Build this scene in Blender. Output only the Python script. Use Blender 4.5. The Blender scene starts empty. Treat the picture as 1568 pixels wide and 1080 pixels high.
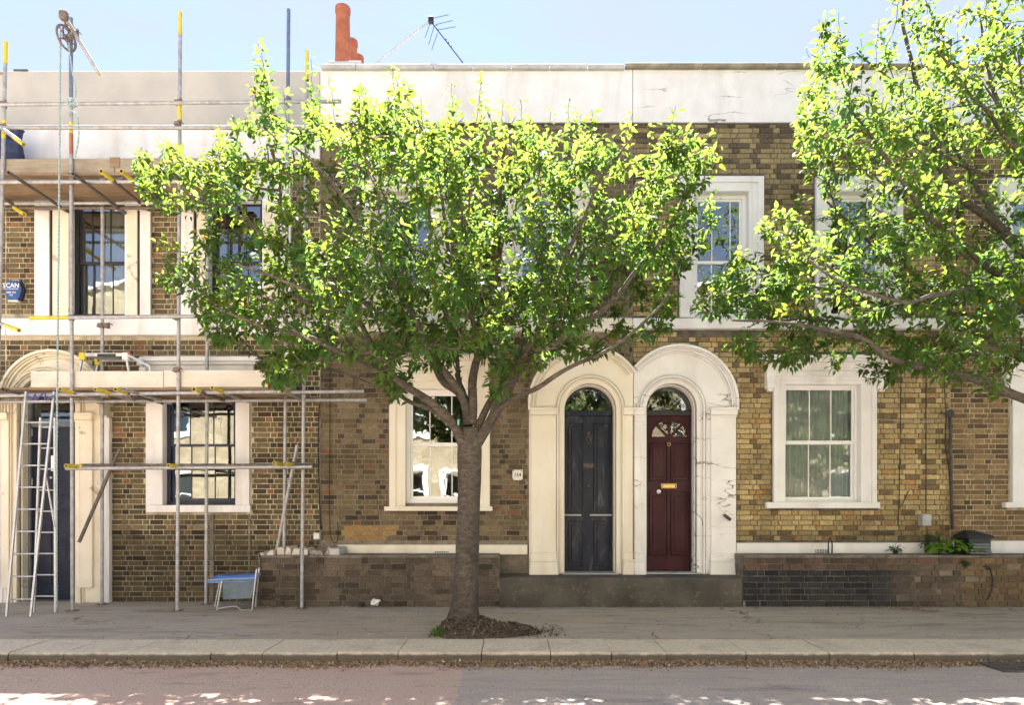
import bpy, bmesh, math, random
import numpy as np
from math import sin, cos, pi, radians, atan2, sqrt
from mathutils import Vector, Matrix, noise
from mathutils.geometry import tessellate_polygon

rnd = random.Random(7)
rng = np.random.default_rng(11)
sc = bpy.context.scene

# ------------------------------------------------------------------ camera, sky, sun, exposure
F, CX, HY, D, CH = 1040.0, 784.0, 775.0, 10.0, 1.416
cam_data = bpy.data.cameras.new("camera")
cam = bpy.data.objects.new("camera", cam_data)
sc.collection.objects.link(cam)
cam.location = (0, -D, CH)
cam.rotation_euler = (radians(90), 0, 0)
cam_data.sensor_width = 36.0
cam_data.lens = F / 1568.0 * 36.0
cam_data.shift_y = 235.0 / 1568.0
cam_data.clip_start = 0.05
cam_data.clip_end = 2000
sc.camera = cam

SUN_EL, SUN_AZ = radians(59.5), radians(-9)      # the sun stands behind the terrace, a little to the left
sun_dir = Vector((sin(SUN_AZ) * cos(SUN_EL), cos(SUN_AZ) * cos(SUN_EL), sin(SUN_EL)))
world = bpy.data.worlds.new("World")
sc.world = world
world.use_nodes = True
wn, wl = world.node_tree.nodes, world.node_tree.links
wn.clear()
w_out = wn.new("ShaderNodeOutputWorld")
w_bg = wn.new("ShaderNodeBackground")
w_sky = wn.new("ShaderNodeTexSky")
w_sky.sky_type = 'NISHITA'
w_sky.sun_disc = False
w_sky.sun_elevation = SUN_EL
w_sky.sun_rotation = SUN_AZ
w_sky.air_density = 1.0
w_sky.dust_density = 0.1
w_sky.ozone_density = 5.0
# thin high cloud, the same all round the sky
w_tc = wn.new("ShaderNodeTexCoord")
w_map = wn.new("ShaderNodeMapping")
w_map.inputs['Scale'].default_value = (1.2, 1.2, 4.0)
w_noise = wn.new("ShaderNodeTexNoise")
w_noise.inputs['Scale'].default_value = 3.0
w_noise.inputs['Detail'].default_value = 8
w_noise.inputs['Roughness'].default_value = 0.55
w_ramp = wn.new("ShaderNodeMapRange")
w_ramp.inputs[1].default_value = 0.44
w_ramp.inputs[2].default_value = 0.74
w_ramp.inputs[3].default_value = 0.5
w_ramp.inputs[4].default_value = 0.85
w_mix = wn.new("ShaderNodeMixRGB")
w_mix.inputs[2].default_value = (2.15, 2.05, 2.4, 1)
wl.new(w_tc.outputs['Generated'], w_map.inputs[0])
wl.new(w_map.outputs[0], w_noise.inputs['Vector'])
wl.new(w_noise.outputs[0], w_ramp.inputs[0])
wl.new(w_ramp.outputs[0], w_mix.inputs[0])
wl.new(w_sky.outputs[0], w_mix.inputs[1])
wl.new(w_mix.outputs[0], w_bg.inputs[0])
w_bg.inputs[1].default_value = 0.051
wl.new(w_bg.outputs[0], w_out.inputs[0])

sun_l = bpy.data.lights.new("sun", 'SUN')
sun_l.energy = 5.0
sun_l.angle = radians(0.55)
sun_l.color = (1.0, 0.95, 0.86)
sun = bpy.data.objects.new("sun", sun_l)
sc.collection.objects.link(sun)
sun.rotation_euler = sun_dir.to_track_quat('Z', 'Y').to_euler()

sc.view_settings.view_transform = 'Standard'
sc.view_settings.look = 'None'
sc.view_settings.gamma = 1
sc.view_settings.use_curve_mapping = False
sc.view_settings.exposure = 2.9
sc.view_settings.use_white_balance = True
sc.view_settings.white_balance_temperature = 6250
sc.view_settings.white_balance_tint = 11
sc.render.engine = 'CYCLES'
sc.cycles.max_bounces = 8
sc.cycles.diffuse_bounces = 5
sc.cycles.transparent_max_bounces = 12
sc.cycles.sample_clamp_indirect = 6
try:
    sc.cycles.use_denoising = True
except Exception:
    pass

# ------------------------------------------------------------------ helpers
def X(px, y=0.0): return (px - CX) * (D + y) / F
def Z(py, y=0.0): return CH + (HY - py) * (D + y) / F
def P(px, py, y=0.0): return Vector((X(px, y), y, Z(py, y)))

def tag(o, label=None, cat=None, group=None, kind=None):
    if label: o['label'] = label
    if cat: o['category'] = cat
    if group: o['group'] = group
    if kind: o['kind'] = kind
    return o

def link(o, parent=None):
    sc.collection.objects.link(o)
    if parent is not None:
        o.parent = parent
        # every thing's Empty sits where it stands; children are given in world space
        o.matrix_parent_inverse = world_of(parent).inverted()
    return o

def world_of(o):
    m = o.matrix_basis.copy()
    p, q = o.parent, o
    while p is not None:
        m = p.matrix_basis @ q.matrix_parent_inverse @ m if q.parent else m
        q = p; p = p.parent
    return m

def empty(name, loc, parent=None):
    o = bpy.data.objects.new(name, None)
    o.empty_display_size = 0.1
    o.location = loc
    return link(o, parent)

class MB:
    def __init__(s):
        s.v, s.f, s.c = [], [], None
    def add(s, vs, fs):
        b = len(s.v)
        s.v.extend([tuple(v) for v in vs])
        s.f.extend([tuple(i + b for i in f) for f in fs])
        return s
    def box(s, x0, x1, y0, y1, z0, z1):
        if x0 > x1: x0, x1 = x1, x0
        if y0 > y1: y0, y1 = y1, y0
        if z0 > z1: z0, z1 = z1, z0
        vs = [(x0,y0,z0),(x1,y0,z0),(x1,y1,z0),(x0,y1,z0),(x0,y0,z1),(x1,y0,z1),(x1,y1,z1),(x0,y1,z1)]
        return s.add(vs, [(0,3,2,1),(4,5,6,7),(0,1,5,4),(1,2,6,5),(2,3,7,6),(3,0,4,7)])
    def pbox(s, px0, px1, py0, py1, y0, y1):
        """a box whose front face (y0) covers the given span of the facade"""
        return s.box(X(px0, y0), X(px1, y0), y0, y1, Z(py1, y0), Z(py0, y0))
    def frame(s, x0, x1, z0, z1, t, y0, y1, tb=None, tt=None):
        tb = t if tb is None else tb; tt = t if tt is None else tt
        s.box(x0, x0 + t, y0, y1, z0, z1); s.box(x1 - t, x1, y0, y1, z0, z1)
        s.box(x0 + t, x1 - t, y0, y1, z0, z0 + tb); s.box(x0 + t, x1 - t, y0, y1, z1 - tt, z1)
        return s
    def prism(s, outer, holes, y0, y1):
        """polygon in x,z with holes, extruded from y0 (front) to y1"""
        loops = [outer] + list(holes)
        flat = [p for l in loops for p in l]
        tris = tessellate_polygon([[Vector((p[0], p[1], 0)) for p in l] for l in loops])
        n = len(flat)
        vs = [(p[0], y0, p[1]) for p in flat] + [(p[0], y1, p[1]) for p in flat]
        fs = []
        for a, b, c in tris:
            ax, az = flat[a]; bx, bz = flat[b]; cx, cz = flat[c]
            if (bx-ax)*(cz-az) - (bz-az)*(cx-ax) < 0: b, c = c, b
            fs.append((a, b, c)); fs.append((n+a, n+c, n+b))
        k = 0
        for li, l in enumerate(loops):
            m = len(l)
            ar = sum(l[i][0]*l[(i+1)%m][1]-l[(i+1)%m][0]*l[i][1] for i in range(m))
            for i in range(m):
                a, b = k+i, k+(i+1) % m
                q = (a, n+a, n+b, b) if (ar > 0) != (li > 0) else (a, b, n+b, n+a)
                fs.append(q[::-1] if False else q)
            k += m
        return s.add(vs, fs)
    def strip(s, path, a, b, y0, y1):
        """a square-edged moulding following a path in x,z; a and b are offsets to its left"""
        n = len(path); vs = []
        for i, (x, z) in enumerate(path):
            x0, z0 = path[max(i-1, 0)]; x1, z1 = path[min(i+1, n-1)]
            if 0 < i < n-1:
                d0 = Vector((x-x0, z-z0)).normalized(); d1 = Vector((x1-x, z1-z)).normalized()
                t = (d0+d1).normalized(); k = 1/max(0.5, t.dot(d0))
            else:
                t = Vector((x1-x0, z1-z0)).normalized(); k = 1
            nx, nz = -t.y*k, t.x*k
            vs += [(x+nx*a, y0, z+nz*a), (x+nx*b, y0, z+nz*b), (x+nx*b, y1, z+nz*b), (x+nx*a, y1, z+nz*a)]
        fs = []
        for i in range(n-1):
            o = 4*i
            for j in range(4):
                fs.append((o+j, o+(j+1)%4, o+4+(j+1)%4, o+4+j))
        fs += [(3,2,1,0), (4*n-4, 4*n-3, 4*n-2, 4*n-1)]
        return s.add(vs, fs)
    def tube(s, pts, r, n=8, caps=True, hollow=False):
        pts = [Vector(p) for p in pts]
        rs = r if hasattr(r, '__len__') else [r]*len(pts)
        vs, fs = [], []
        up = Vector((0.3, 0.5, 0.8)).normalized()
        ref = None
        for i, p in enumerate(pts):
            t = (pts[min(i+1, len(pts)-1)] - pts[max(i-1, 0)])
            t = t.normalized() if t.length > 1e-9 else Vector((0, 0, 1))
            if ref is None:
                ref = t.orthogonal().normalized()
            ref = (ref - t*ref.dot(t))
            ref = ref.normalized() if ref.length > 1e-6 else t.orthogonal().normalized()
            bi = t.cross(ref)
            for k in range(n):
                a = 2*pi*k/n
                vs.append(p + (ref*cos(a)+bi*sin(a))*rs[i])
        m = len(pts)
        for i in range(m-1):
            for k in range(n):
                fs.append((i*n+k, i*n+(k+1)%n, (i+1)*n+(k+1)%n, (i+1)*n+k))
        if hollow:
            for e, sg in ((0, 1), (m-1, -1)):
                t = (pts[1]-pts[0]).normalized() if e == 0 else (pts[m-1]-pts[m-2]).normalized()
                base = e*n; c = pts[e]
                i1 = len(vs)
                for k in range(n): vs.append(c + (Vector(vs[base+k])-c)*0.8)
                i2 = len(vs)
                for k in range(n): vs.append(Vector(vs[i1+k]) + t*sg*0.06)
                for k in range(n):
                    k2 = (k+1) % n
                    q1 = (base+k, i1+k, i1+k2, base+k2); q2 = (i1+k, i2+k, i2+k2, i1+k2)
                    fs += [q1, q2] if sg > 0 else [q1[::-1], q2[::-1]]
                fs.append(tuple(i2+k for k in range(n)) if sg < 0 else tuple(i2+k for k in reversed(range(n))))
        elif caps:
            fs.append(tuple(range(n))[::-1]); fs.append(tuple((m-1)*n+k for k in range(n)))
        return s.add(vs, fs)
    def build(s, name, mat, parent=None, bevel=0, smooth=False, seg=1):
        me = bpy.data.meshes.new(name)
        me.from_pydata(s.v, [], s.f)
        me.materials.append(mat)
        if smooth:
            me.polygons.foreach_set('use_smooth', [True]*len(me.polygons))
        me.update()
        o = bpy.data.objects.new(name, me)
        link(o, parent)
        if bevel:
            md = o.modifiers.new("bevel", 'BEVEL'); md.width = bevel; md.segments = seg; md.limit_method = 'ANGLE'
            md.angle_limit = radians(35)
        return o

def arc(cx, cz, r, a0, a1, n=28):
    return [(cx + r*cos(a0+(a1-a0)*i/n), cz + r*sin(a0+(a1-a0)*i/n)) for i in range(n+1)]

def rectp(x0, x1, z0, z1): return [(x0, z0), (x1, z0), (x1, z1), (x0, z1)]

# ------------------------------------------------------------------ materials
def mat(name):
    m = bpy.data.materials.new(name); m.use_nodes = True
    nt = m.node_tree
    b = nt.nodes['Principled BSDF']
    return m, nt, b

class N:
    """small node builder"""
    def __init__(s, nt): s.nt = nt
    def new(s, t, **k):
        n = s.nt.nodes.new(t)
        for a, v in k.items(): setattr(n, a, v)
        return n
    def link(s, a, b): s.nt.links.new(a, b)
    def pos(s, scale=(1,1,1)):
        g = s.new('ShaderNodeNewGeometry'); mp = s.new('ShaderNodeMapping')
        mp.inputs['Scale'].default_value = scale
        s.link(g.outputs['Position'], mp.inputs[0]); return mp.outputs[0]
    def noise(s, vec, scale, detail=5, rough=0.55, dist=0.0):
        n = s.new('ShaderNodeTexNoise'); n.inputs['Scale'].default_value = scale
        n.inputs['Detail'].default_value = detail; n.inputs['Roughness'].default_value = rough
        n.inputs['Distortion'].default_value = dist
        s.link(vec, n.inputs['Vector']); return n.outputs[0]
    def rng(s, v, a, b, c=0.0, d=1.0):
        n = s.new('ShaderNodeMapRange')
        for i, q in enumerate((a, b, c, d)): n.inputs[i+1].default_value = q
        s.link(v, n.inputs[0]); return n.outputs[0]
    def mix(s, fac, a, b, mode='MIX'):
        n = s.new('ShaderNodeMixRGB', blend_type=mode)
        for i, q in enumerate((fac, a, b)):
            if hasattr(q, 'links'): s.link(q, n.inputs[i])
            elif isinstance(q, (int, float)): n.inputs[i].default_value = q
            else: n.inputs[i].default_value = (*q[:3], 1)
        return n.outputs[0]
    def math(s, op, a, b=0.0):
        n = s.new('ShaderNodeMath', operation=op)
        for i, q in enumerate((a, b)):
            if hasattr(q, 'links'): s.link(q, n.inputs[i])
            else: n.inputs[i].default_value = q
        return n.outputs[0]
    def bump(s, h, strength, dist, bsdf):
        n = s.new('ShaderNodeBump'); n.inputs['Strength'].default_value = strength
        n.inputs['Distance'].default_value = dist
        s.link(h, n.inputs['Height']); s.link(n.outputs[0], bsdf.inputs['Normal'])

def surf(name, c1, c2, scale=6, rough=0.8, bump=0.3, bscale=60, bdist=0.004, stain=None, stain_amt=0.5,
         stain_scale=2.2, streak=False, metal=0.0, spec=0.4, speck=None, lo=0.35, hi=0.68, slo=0.5, shi=0.72):
    m, nt, b = mat(name); n = N(nt)
    p = n.pos()
    col = n.mix(n.rng(n.noise(p, scale, 6), lo, hi), c1, c2)
    if stain is not None:
        sp = n.pos((1, 1, 0.25)) if streak else p
        f = n.math('MULTIPLY', n.rng(n.noise(sp, stain_scale, 8, 0.65, 0.6), slo, shi), stain_amt)
        col = n.mix(f, col, stain)
    if speck is not None:
        f = n.rng(n.noise(p, speck[1], 2, 0.5), 0.60, 0.72)
        col = n.mix(n.math('MULTIPLY', f, speck[2]), col, speck[0])
    nt.links.new(col, b.inputs['Base Color'])
    b.inputs['Roughness'].default_value = rough
    b.inputs['Metallic'].default_value = metal
    b.inputs['Specular IOR Level'].default_value = spec
    if bump:
        n.bump(n.noise(p, bscale, 6, 0.6), bump, bdist, b)
    return m

M = {}
M['cream'] = surf('cream_stucco', (.77,.72,.60), (.82,.78,.68), 3, .75, .25, 40, .003, (.42,.33,.20), .42, 1.8, True)
M['white'] = surf('white_stucco', (.74,.735,.73), (.82,.82,.82), 3, .75, .3, 40, .003, (.42,.38,.32), .5, 1.9, True)
M['whitewin'] = surf('white_gloss_paint', (.80,.80,.80), (.84,.84,.84), 5, .35, .05, 80, .001)
M['greyrender'] = surf('grey_render', (.43,.42,.39), (.52,.50,.45), 1.6, .9, .25, 30, .003, (.33,.32,.29), .45, 1.5)
M['concrete'] = surf('coping_concrete', (.42,.42,.41), (.56,.56,.55), 4, .85, .3, 60, .003, (.2,.19,.17), .5, 6)
M['oldstone'] = surf('weathered_coping', (.20,.18,.13), (.36,.32,.25), 6, .9, .5, 60, .004, (.1,.09,.06), .6, 4)
M['navy'] = surf('navy_paint', (.012,.020,.045), (.02,.03,.06), 4, .4, .15, 60, .002)
M['blackwin'] = surf('black_window_paint', (.014,.016,.02), (.03,.03,.035), 5, .4, .1, 60, .001)
M['greyframe'] = surf('grey_door_frame_paint', (.10,.12,.14), (.16,.18,.19), 4, .6, .15, 60, .002)
M['steel'] = surf('galvanised_steel', (.30,.31,.32), (.46,.47,.47), 14, .5, .2, 120, .001, (.2,.13,.08), .45, 8, False, .35)
M['steel_dark'] = surf('dark_scaffold_steel', (.10,.09,.08), (.2,.17,.14), 14, .6, .2, 120, .001, (.2,.09,.04), .5, 8, False, .35)
M['steel_blue'] = surf('blue_grey_scaffold_steel', (.12,.16,.22), (.2,.24,.30), 12, .5, .2, 120, .001, None, 0, 1, False, .3)
M['rustred'] = surf('red_oxide_steel', (.34,.12,.07), (.42,.18,.1), 12, .6, .2, 120, .001, (.15,.08,.05), .5, 8)
M['yellow'] = surf('yellow_sleeve', (.62,.50,.02), (.70,.58,.05), 10, .45, .1, 90, .001, (.22,.17,.05), .6, 16)
M['coupler'] = surf('rusty_coupler', (.12,.09,.07), (.25,.19,.15), 30, .7, .4, 90, .002)
M['alu'] = surf('aluminium', (.46,.47,.48), (.58,.59,.60), 12, .35, .05, 90, .001, (.3,.3,.3), .4, 12, False, .5)
M['terracotta'] = surf('terracotta', (.36,.105,.05), (.43,.15,.075), 6, .8, .3, 50, .003, (.12,.06,.04), .5, 7)
M['stock'] = surf('chimney_brick', (.22,.17,.10), (.32,.25,.15), 20, .9, .5, 30, .01, (.06,.05,.04), .5, 4)
M['roofslate'] = surf('roof_slate', (.07,.075,.085), (.12,.125,.14), 8, .6, .4, 30, .005)
M['interior'] = surf('interior_plaster', (.20,.19,.18), (.24,.23,.21), 2, .9, 0)
M['curtain'] = surf('grey_net_curtain', (.55,.55,.56), (.68,.68,.68), 8, .95, 0)
M['curtainpale'] = surf('pale_curtain', (.55,.56,.54), (.62,.63,.60), 8, .95, 0)
M['brass'] = surf('brass', (.55,.38,.14), (.62,.45,.2), 30, .35, .05, 90, .001, None, 0, 1, False, .8)
M['chrome'] = surf('silver_metal', (.6,.6,.6), (.7,.7,.7), 30, .3, 0, 90, .001, None, 0, 1, False, .7)
M['blackplastic'] = surf('black_plastic', (.015,.016,.018), (.03,.032,.035), 6, .45, .1, 90, .001)
M['cable'] = surf('black_cable', (.018,.017,.016), (.035,.03,.03), 6, .6, 0)
M['cablegrey'] = surf('grey_cable', (.3,.29,.27), (.42,.41,.38), 6, .6, 0)
M['greybox'] = surf('grey_meter_plastic', (.36,.37,.38), (.46,.47,.48), 6, .5, .1, 60, .001, (.2,.2,.2), .4, 8)
M['signblue'] = surf('alarm_box_blue', (.03,.085,.25), (.05,.12,.33), 12, .4, .05, 60, .001)
M['enamel'] = surf('white_enamel', (.72,.71,.66), (.8,.79,.75), 20, .3, .1, 60, .001, (.2,.15,.1), .4, 20)
M['print_white'] = surf('white_print', (.8,.8,.8), (.84,.84,.84), 5, .5, 0)
M['print_black'] = surf('black_print', (.015,.015,.015), (.02,.02,.02), 5, .5, 0)
M['ropeteal'] = surf('teal_rope_fibre', (.12,.28,.30), (.55,.62,.60), 90, .9, .4, 200, .002)
M['ropeblue'] = surf('blue_rope_fibre', (.05,.07,.25), (.10,.12,.35), 90, .9, .4, 200, .002)
M['tarp'] = surf('blue_tarpaulin', (.015,.025,.07), (.03,.045,.11), 4, .5, .5, 9, .02)
M['stoolblue'] = surf('blue_fabric', (.10,.25,.60), (.16,.34,.72), 10, .8, .2, 200, .001)
M['stoolgrey'] = surf('grey_blue_fabric', (.12,.16,.19), (.18,.22,.25), 10, .9, .3, 200, .001)
M['iron'] = surf('cast_iron', (.045,.04,.037), (.12,.105,.09), 20, .6, .4, 60, .003)
M['soil'] = surf('soil', (.05,.037,.025), (.10,.075,.05), 14, .95, .9, 30, .02)
M['step'] = surf('doorstep_concrete', (.062,.056,.047), (.12,.108,.088), 2.2, .85, .5, 30, .006, (.04,.037,.03), .7, 1.6, False, 0, .4, ((.28,.26,.23), 18, .25))
M['teal'] = surf('teal_tag', (.10,.33,.38), (.16,.42,.46), 20, .5, .1)
M['renderbits'] = surf('broken_render', (.62,.57,.47), (.74,.69,.58), 10, .9, .8, 25, .02, (.25,.2,.15), .6, 9)
M['rubble'] = surf('rubble_debris', (.2,.13,.1), (.5,.46,.4), 40, .9, .8, 40, .01)

# timber boards: long grain, grey and worn
def wood(name, c1, c2, stain):
    m, nt, b = mat(name); n = N(nt)
    p = n.pos((1.2, 14, 18)); q = n.pos()
    oi = n.new('ShaderNodeObjectInfo')
    col = n.mix(n.rng(n.noise(p, 3, 6, .6, .4), .3, .7), c1, c2)
    col = n.mix(n.math('MULTIPLY', n.rng(n.noise(q, 3, 6), .5, .7), .5), col, stain)
    col = n.mix(n.rng(oi.outputs['Random'], 0, 1, .0, .25), col, stain)
    nt.links.new(col, b.inputs['Base Color']); b.inputs['Roughness'].default_value = .85
    n.bump(n.noise(p, 6, 5), .5, .004, b)
    return m
M['board'] = wood('scaffold_board_brown', (.27,.235,.175), (.42,.37,.28), (.17,.14,.10))
M['board_pale'] = wood('scaffold_board_pale', (.60,.56,.49), (.74,.70,.63), (.42,.38,.31))
M['board_under'] = wood('scaffold_deck_plank', (.20,.14,.08), (.36,.26,.16), (.12,.09,.055))

# doors: painted timber with worn patches
def paint(name, c, worn, amt, rough=.35, spec=.22):
    m, nt, b = mat(name); n = N(nt)
    p = n.pos((1, 1, .35)); q = n.pos((7, 7, 1))
    w = n.math('MULTIPLY', n.rng(n.noise(p, 5, 8, .7, .8), .52, .68), n.rng(n.noise(q, 8, 5), .35, .62))
    col = n.mix(n.math('MULTIPLY', w, amt), c, worn)
    nt.links.new(col, b.inputs['Base Color'])
    nt.links.new(n.rng(n.noise(p, 6, 5), .3, .7, rough, rough+.3), b.inputs['Roughness'])
    b.inputs['Specular IOR Level'].default_value = spec
    n.bump(n.noise(q, 9, 6, .6), .25, .003, b)
    return m
M['doorblack'] = paint('worn_sheen_blue_black_door_paint', (.004,.010,.028), (.22,.225,.25), .5, .25, .3)  # pale streaks are wear, with the door's glossy reflections painted in too
M['doorred'] = paint('oxblood_door_paint', (.036,.005,.010), (.13,.014,.035), .5, .3, .25)
M['doornavy'] = paint('navy_door_paint', (.005,.010,.028), (.012,.032,.075), .5, .3, .3)

# glass: clear with a strong sheen, slightly wavy old panes
def glass(name, refl, wav):
    m = bpy.data.materials.new(name); m.use_nodes = True
    nt = m.node_tree; nt.nodes.clear(); n = N(nt)
    out = n.new('ShaderNodeOutputMaterial'); mx = n.new('ShaderNodeMixShader')
    tr = n.new('ShaderNodeBsdfTransparent'); gl = n.new('ShaderNodeBsdfGlossy')
    tr.inputs[0].default_value = (.86, .9, .88, 1); gl.inputs['Roughness'].default_value = .012
    gl.inputs[0].default_value = (.95, .97, .97, 1)
    fr = n.new('ShaderNodeFresnel'); fr.inputs[0].default_value = 1.5
    f = n.math('ADD', fr.outputs[0], refl)
    n.link(f, mx.inputs[0]); n.link(tr.outputs[0], mx.inputs[1]); n.link(gl.outputs[0], mx.inputs[2])
    bp = n.new('ShaderNodeBump'); bp.inputs['Strength'].default_value = wav; bp.inputs['Distance'].default_value = .01
    n.link(n.noise(n.pos(), 2.6, 2), bp.inputs['Height']); n.link(bp.outputs[0], gl.inputs['Normal'])
    n.link(mx.outputs[0], out.inputs[0])
    return m
M['glass'] = glass('window_glass', .13, .14)
M['glass_clear'] = glass('clear_window_glass', .045, .14)
M['glass_pattern'] = glass('patterned_glass', .10, 1.0)

# brick: one look for loose bricks (object colour) and for brickwork meshes (colour attribute)
def brick_mat(name, use_object, soot=(.035,.03,.026), soot_amt=.55, lower=True):
    m, nt, b = mat(name); n = N(nt)
    if use_object:
        base = n.new('ShaderNodeObjectInfo').outputs['Color']
    else:
        a = n.new('ShaderNodeAttribute'); a.attribute_name = 'tint'; base = a.outputs['Color']
    p = n.pos()
    col = n.mix(n.rng(n.noise(p, 45, 5, .65), .3, .72), n.mix(1.0, base, (.62,.60,.58), 'MULTIPLY'), n.mix(1.0, base, (1.25,1.22,1.15), 'MULTIPLY'))
    f = n.math('MULTIPLY', n.rng(n.noise(p, 22, 6, .7), .54, .72), soot_amt)
    col = n.mix(f, col, soot)
    g = n.math('MULTIPLY', n.rng(n.noise(p, 34, 4, .6), .62, .74), .5)
    col = n.mix(g, col, (.46,.42,.35))
    gr = n.math('MULTIPLY', n.rng(n.noise(n.pos((1,1,.4)), 2.3, 9, .7, .8), .50, .68), .5)
    col = n.mix(gr, col, (.055,.047,.034))
    nt.links.new(col, b.inputs['Base Color'])
    b.inputs['Roughness'].default_value = .9; b.inputs['Specular IOR Level'].default_value = .2
    n.bump(n.math('ADD', n.noise(p, 75, 6, .65), n.math('MULTIPLY', n.noise(p, 24, 4, .6), 1.5)), 1.0, .009, b)
    return m
M['brick_obj'] = brick_mat('stock_brick_single', True)
M['brick_mass'] = brick_mat('stock_brick_work', False)
M['mortar_light'] = surf('pale_lime_mortar', (.36,.325,.235), (.56,.51,.38), 8, .95, .9, 70, .008, (.09,.078,.055), .85, 2.6, lo=.3, hi=.62)
M['mortar_grey'] = surf('grey_brown_mortar', (.17,.148,.118), (.30,.26,.21), 6, .95, .7, 70, .006, (.08,.065,.05), .7, 3.0)
M['mortar_dark'] = surf('dark_ash_mortar', (.07,.065,.055), (.17,.15,.125), 7, .95, .7, 70, .006, (.34,.32,.29), .35, 5)
M['mortar_soot'] = surf('sooty_mortar', (.10,.09,.075), (.24,.21,.175), 5, .95, .8, 60, .008, (.40,.38,.34), .55, 9)

def damp(m, edge, amt, c=(.075,.07,.055)):
    # green-grey damp and splash dirt rising from the pavement to an uneven tide line
    nt = m.node_tree; b = nt.nodes['Principled BSDF']; n = N(nt); src_ = b.inputs['Base Color'].links[0].from_socket
    g = n.new('ShaderNodeNewGeometry'); sp = n.new('ShaderNodeSeparateXYZ'); n.link(g.outputs['Position'], sp.inputs[0])
    e = n.math('ADD', sp.outputs[2], n.math('MULTIPLY', n.noise(n.pos(), 1.6, 7, .65), .9))
    f = n.rng(e, edge, edge+.45, amt, 0)
    n.link(n.mix(f, src_, c), b.inputs['Base Color'])
damp(M['mortar_light'], 1.25, .62); damp(M['mortar_grey'], .8, .3)
damp(M['brick_mass'], .5, .22); damp(M['brick_obj'], .5, .22)

# cracked stucco for the right parapet
def cracked():
    m, nt, b = mat('cracked_white_stucco'); n = N(nt)
    p = n.pos(); q = n.pos((.35, 1, 1.5))
    col = n.mix(n.rng(n.noise(p, 3, 6), .35, .68), (.75,.745,.735), (.83,.83,.825))
    ds = n.new('ShaderNodeVectorMath', operation='ADD')
    nz = n.new('ShaderNodeTexNoise'); nz.inputs['Scale'].default_value = 5; nz.inputs['Detail'].default_value = 6
    n.link(q, nz.inputs['Vector'])
    sc_ = n.new('ShaderNodeVectorMath', operation='SCALE'); sc_.inputs['Scale'].default_value = .35
    n.link(nz.outputs['Color'], sc_.inputs[0]); n.link(q, ds.inputs[0]); n.link(sc_.outputs[0], ds.inputs[1])
    v = n.new('ShaderNodeTexVoronoi', feature='DISTANCE_TO_EDGE'); v.inputs['Scale'].default_value = 2.1
    n.link(ds.outputs[0], v.inputs['Vector'])
    crack = n.rng(v.outputs['Distance'], .0, .018, 1, 0)
    mask = n.rng(n.noise(p, 1.3, 3), .485, .58)
    f = n.math('MULTIPLY', crack, mask)
    f2 = n.math('MULTIPLY', n.rng(n.noise(n.pos((1,1,.25)), 1.9, 8, .65, .6), .5, .72), .35)
    col = n.mix(f2, col, (.42,.38,.32)); col = n.mix(f, col, (.10,.09,.075))
    nt.links.new(col, b.inputs['Base Color']); b.inputs['Roughness'].default_value = .75
    n.bump(n.math('SUBTRACT', n.noise(p, 40, 6), n.math('MULTIPLY', f, 2.0)), .4, .004, b)
    return m
M['white_crack'] = cracked()
# cream with peeling paint (scaffolded house door surround)
M['peel'] = surf('peeling_cream_stucco', (.72,.66,.52), (.80,.75,.62), 3, .8, .4, 40, .004, (.36,.30,.22), .75, 3.2, False, lo=.35, hi=.68, slo=.60, shi=.63)

def road_mat():
    m, nt, b = mat('road_asphalt'); n = N(nt)
    p = n.pos(); s = n.pos((.35, 1.6, 1))
    sx = n.new('ShaderNodeSeparateXYZ'); g = n.new('ShaderNodeNewGeometry'); n.link(g.outputs['Position'], sx.inputs[0])
    fine = n.rng(n.noise(p, 60, 6, .8), .36, .64)
    grey = n.mix(fine, (.24,.195,.155), (.66,.565,.47))
    grey = n.mix(n.rng(n.noise(s, 1.2, 7, .6), .4, .62, 0, .65), grey, (.43,.345,.29))
    grey = n.mix(n.rng(n.noise(n.pos((.8,5,1)), 2.5, 6), .45, .62, 0, .5), grey, (.30,.28,.28))
    red = n.mix(fine, (.31,.225,.17), (.72,.56,.435))
    red = n.mix(n.rng(n.noise(s, 1.1, 6), .42, .6, 0, .45), red, (.56,.36,.29))
    edge = n.math('ADD', sx.outputs[0], n.math('MULTIPLY', n.noise(p, 7, 3), .12))
    fx = n.rng(edge, X(712, -4.6)-.004, X(712, -4.6)+.004)
    col = n.mix(fx, red, grey)
    col = n.mix(n.rng(n.noise(s, 2.6, 8, .7, .5), .56, .70, 0, .5), col, (.075,.065,.06))
    col = n.mix(n.rng(n.noise(p, 70, 2), .66, .72, 0, .7), col, (.42,.38,.34))
    nt.links.new(col, b.inputs['Base Color']); b.inputs['Roughness'].default_value = .85
    n.bump(n.noise(p, 120, 4, .7), .8, .008, b)
    return m
M['road'] = road_mat()

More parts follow.
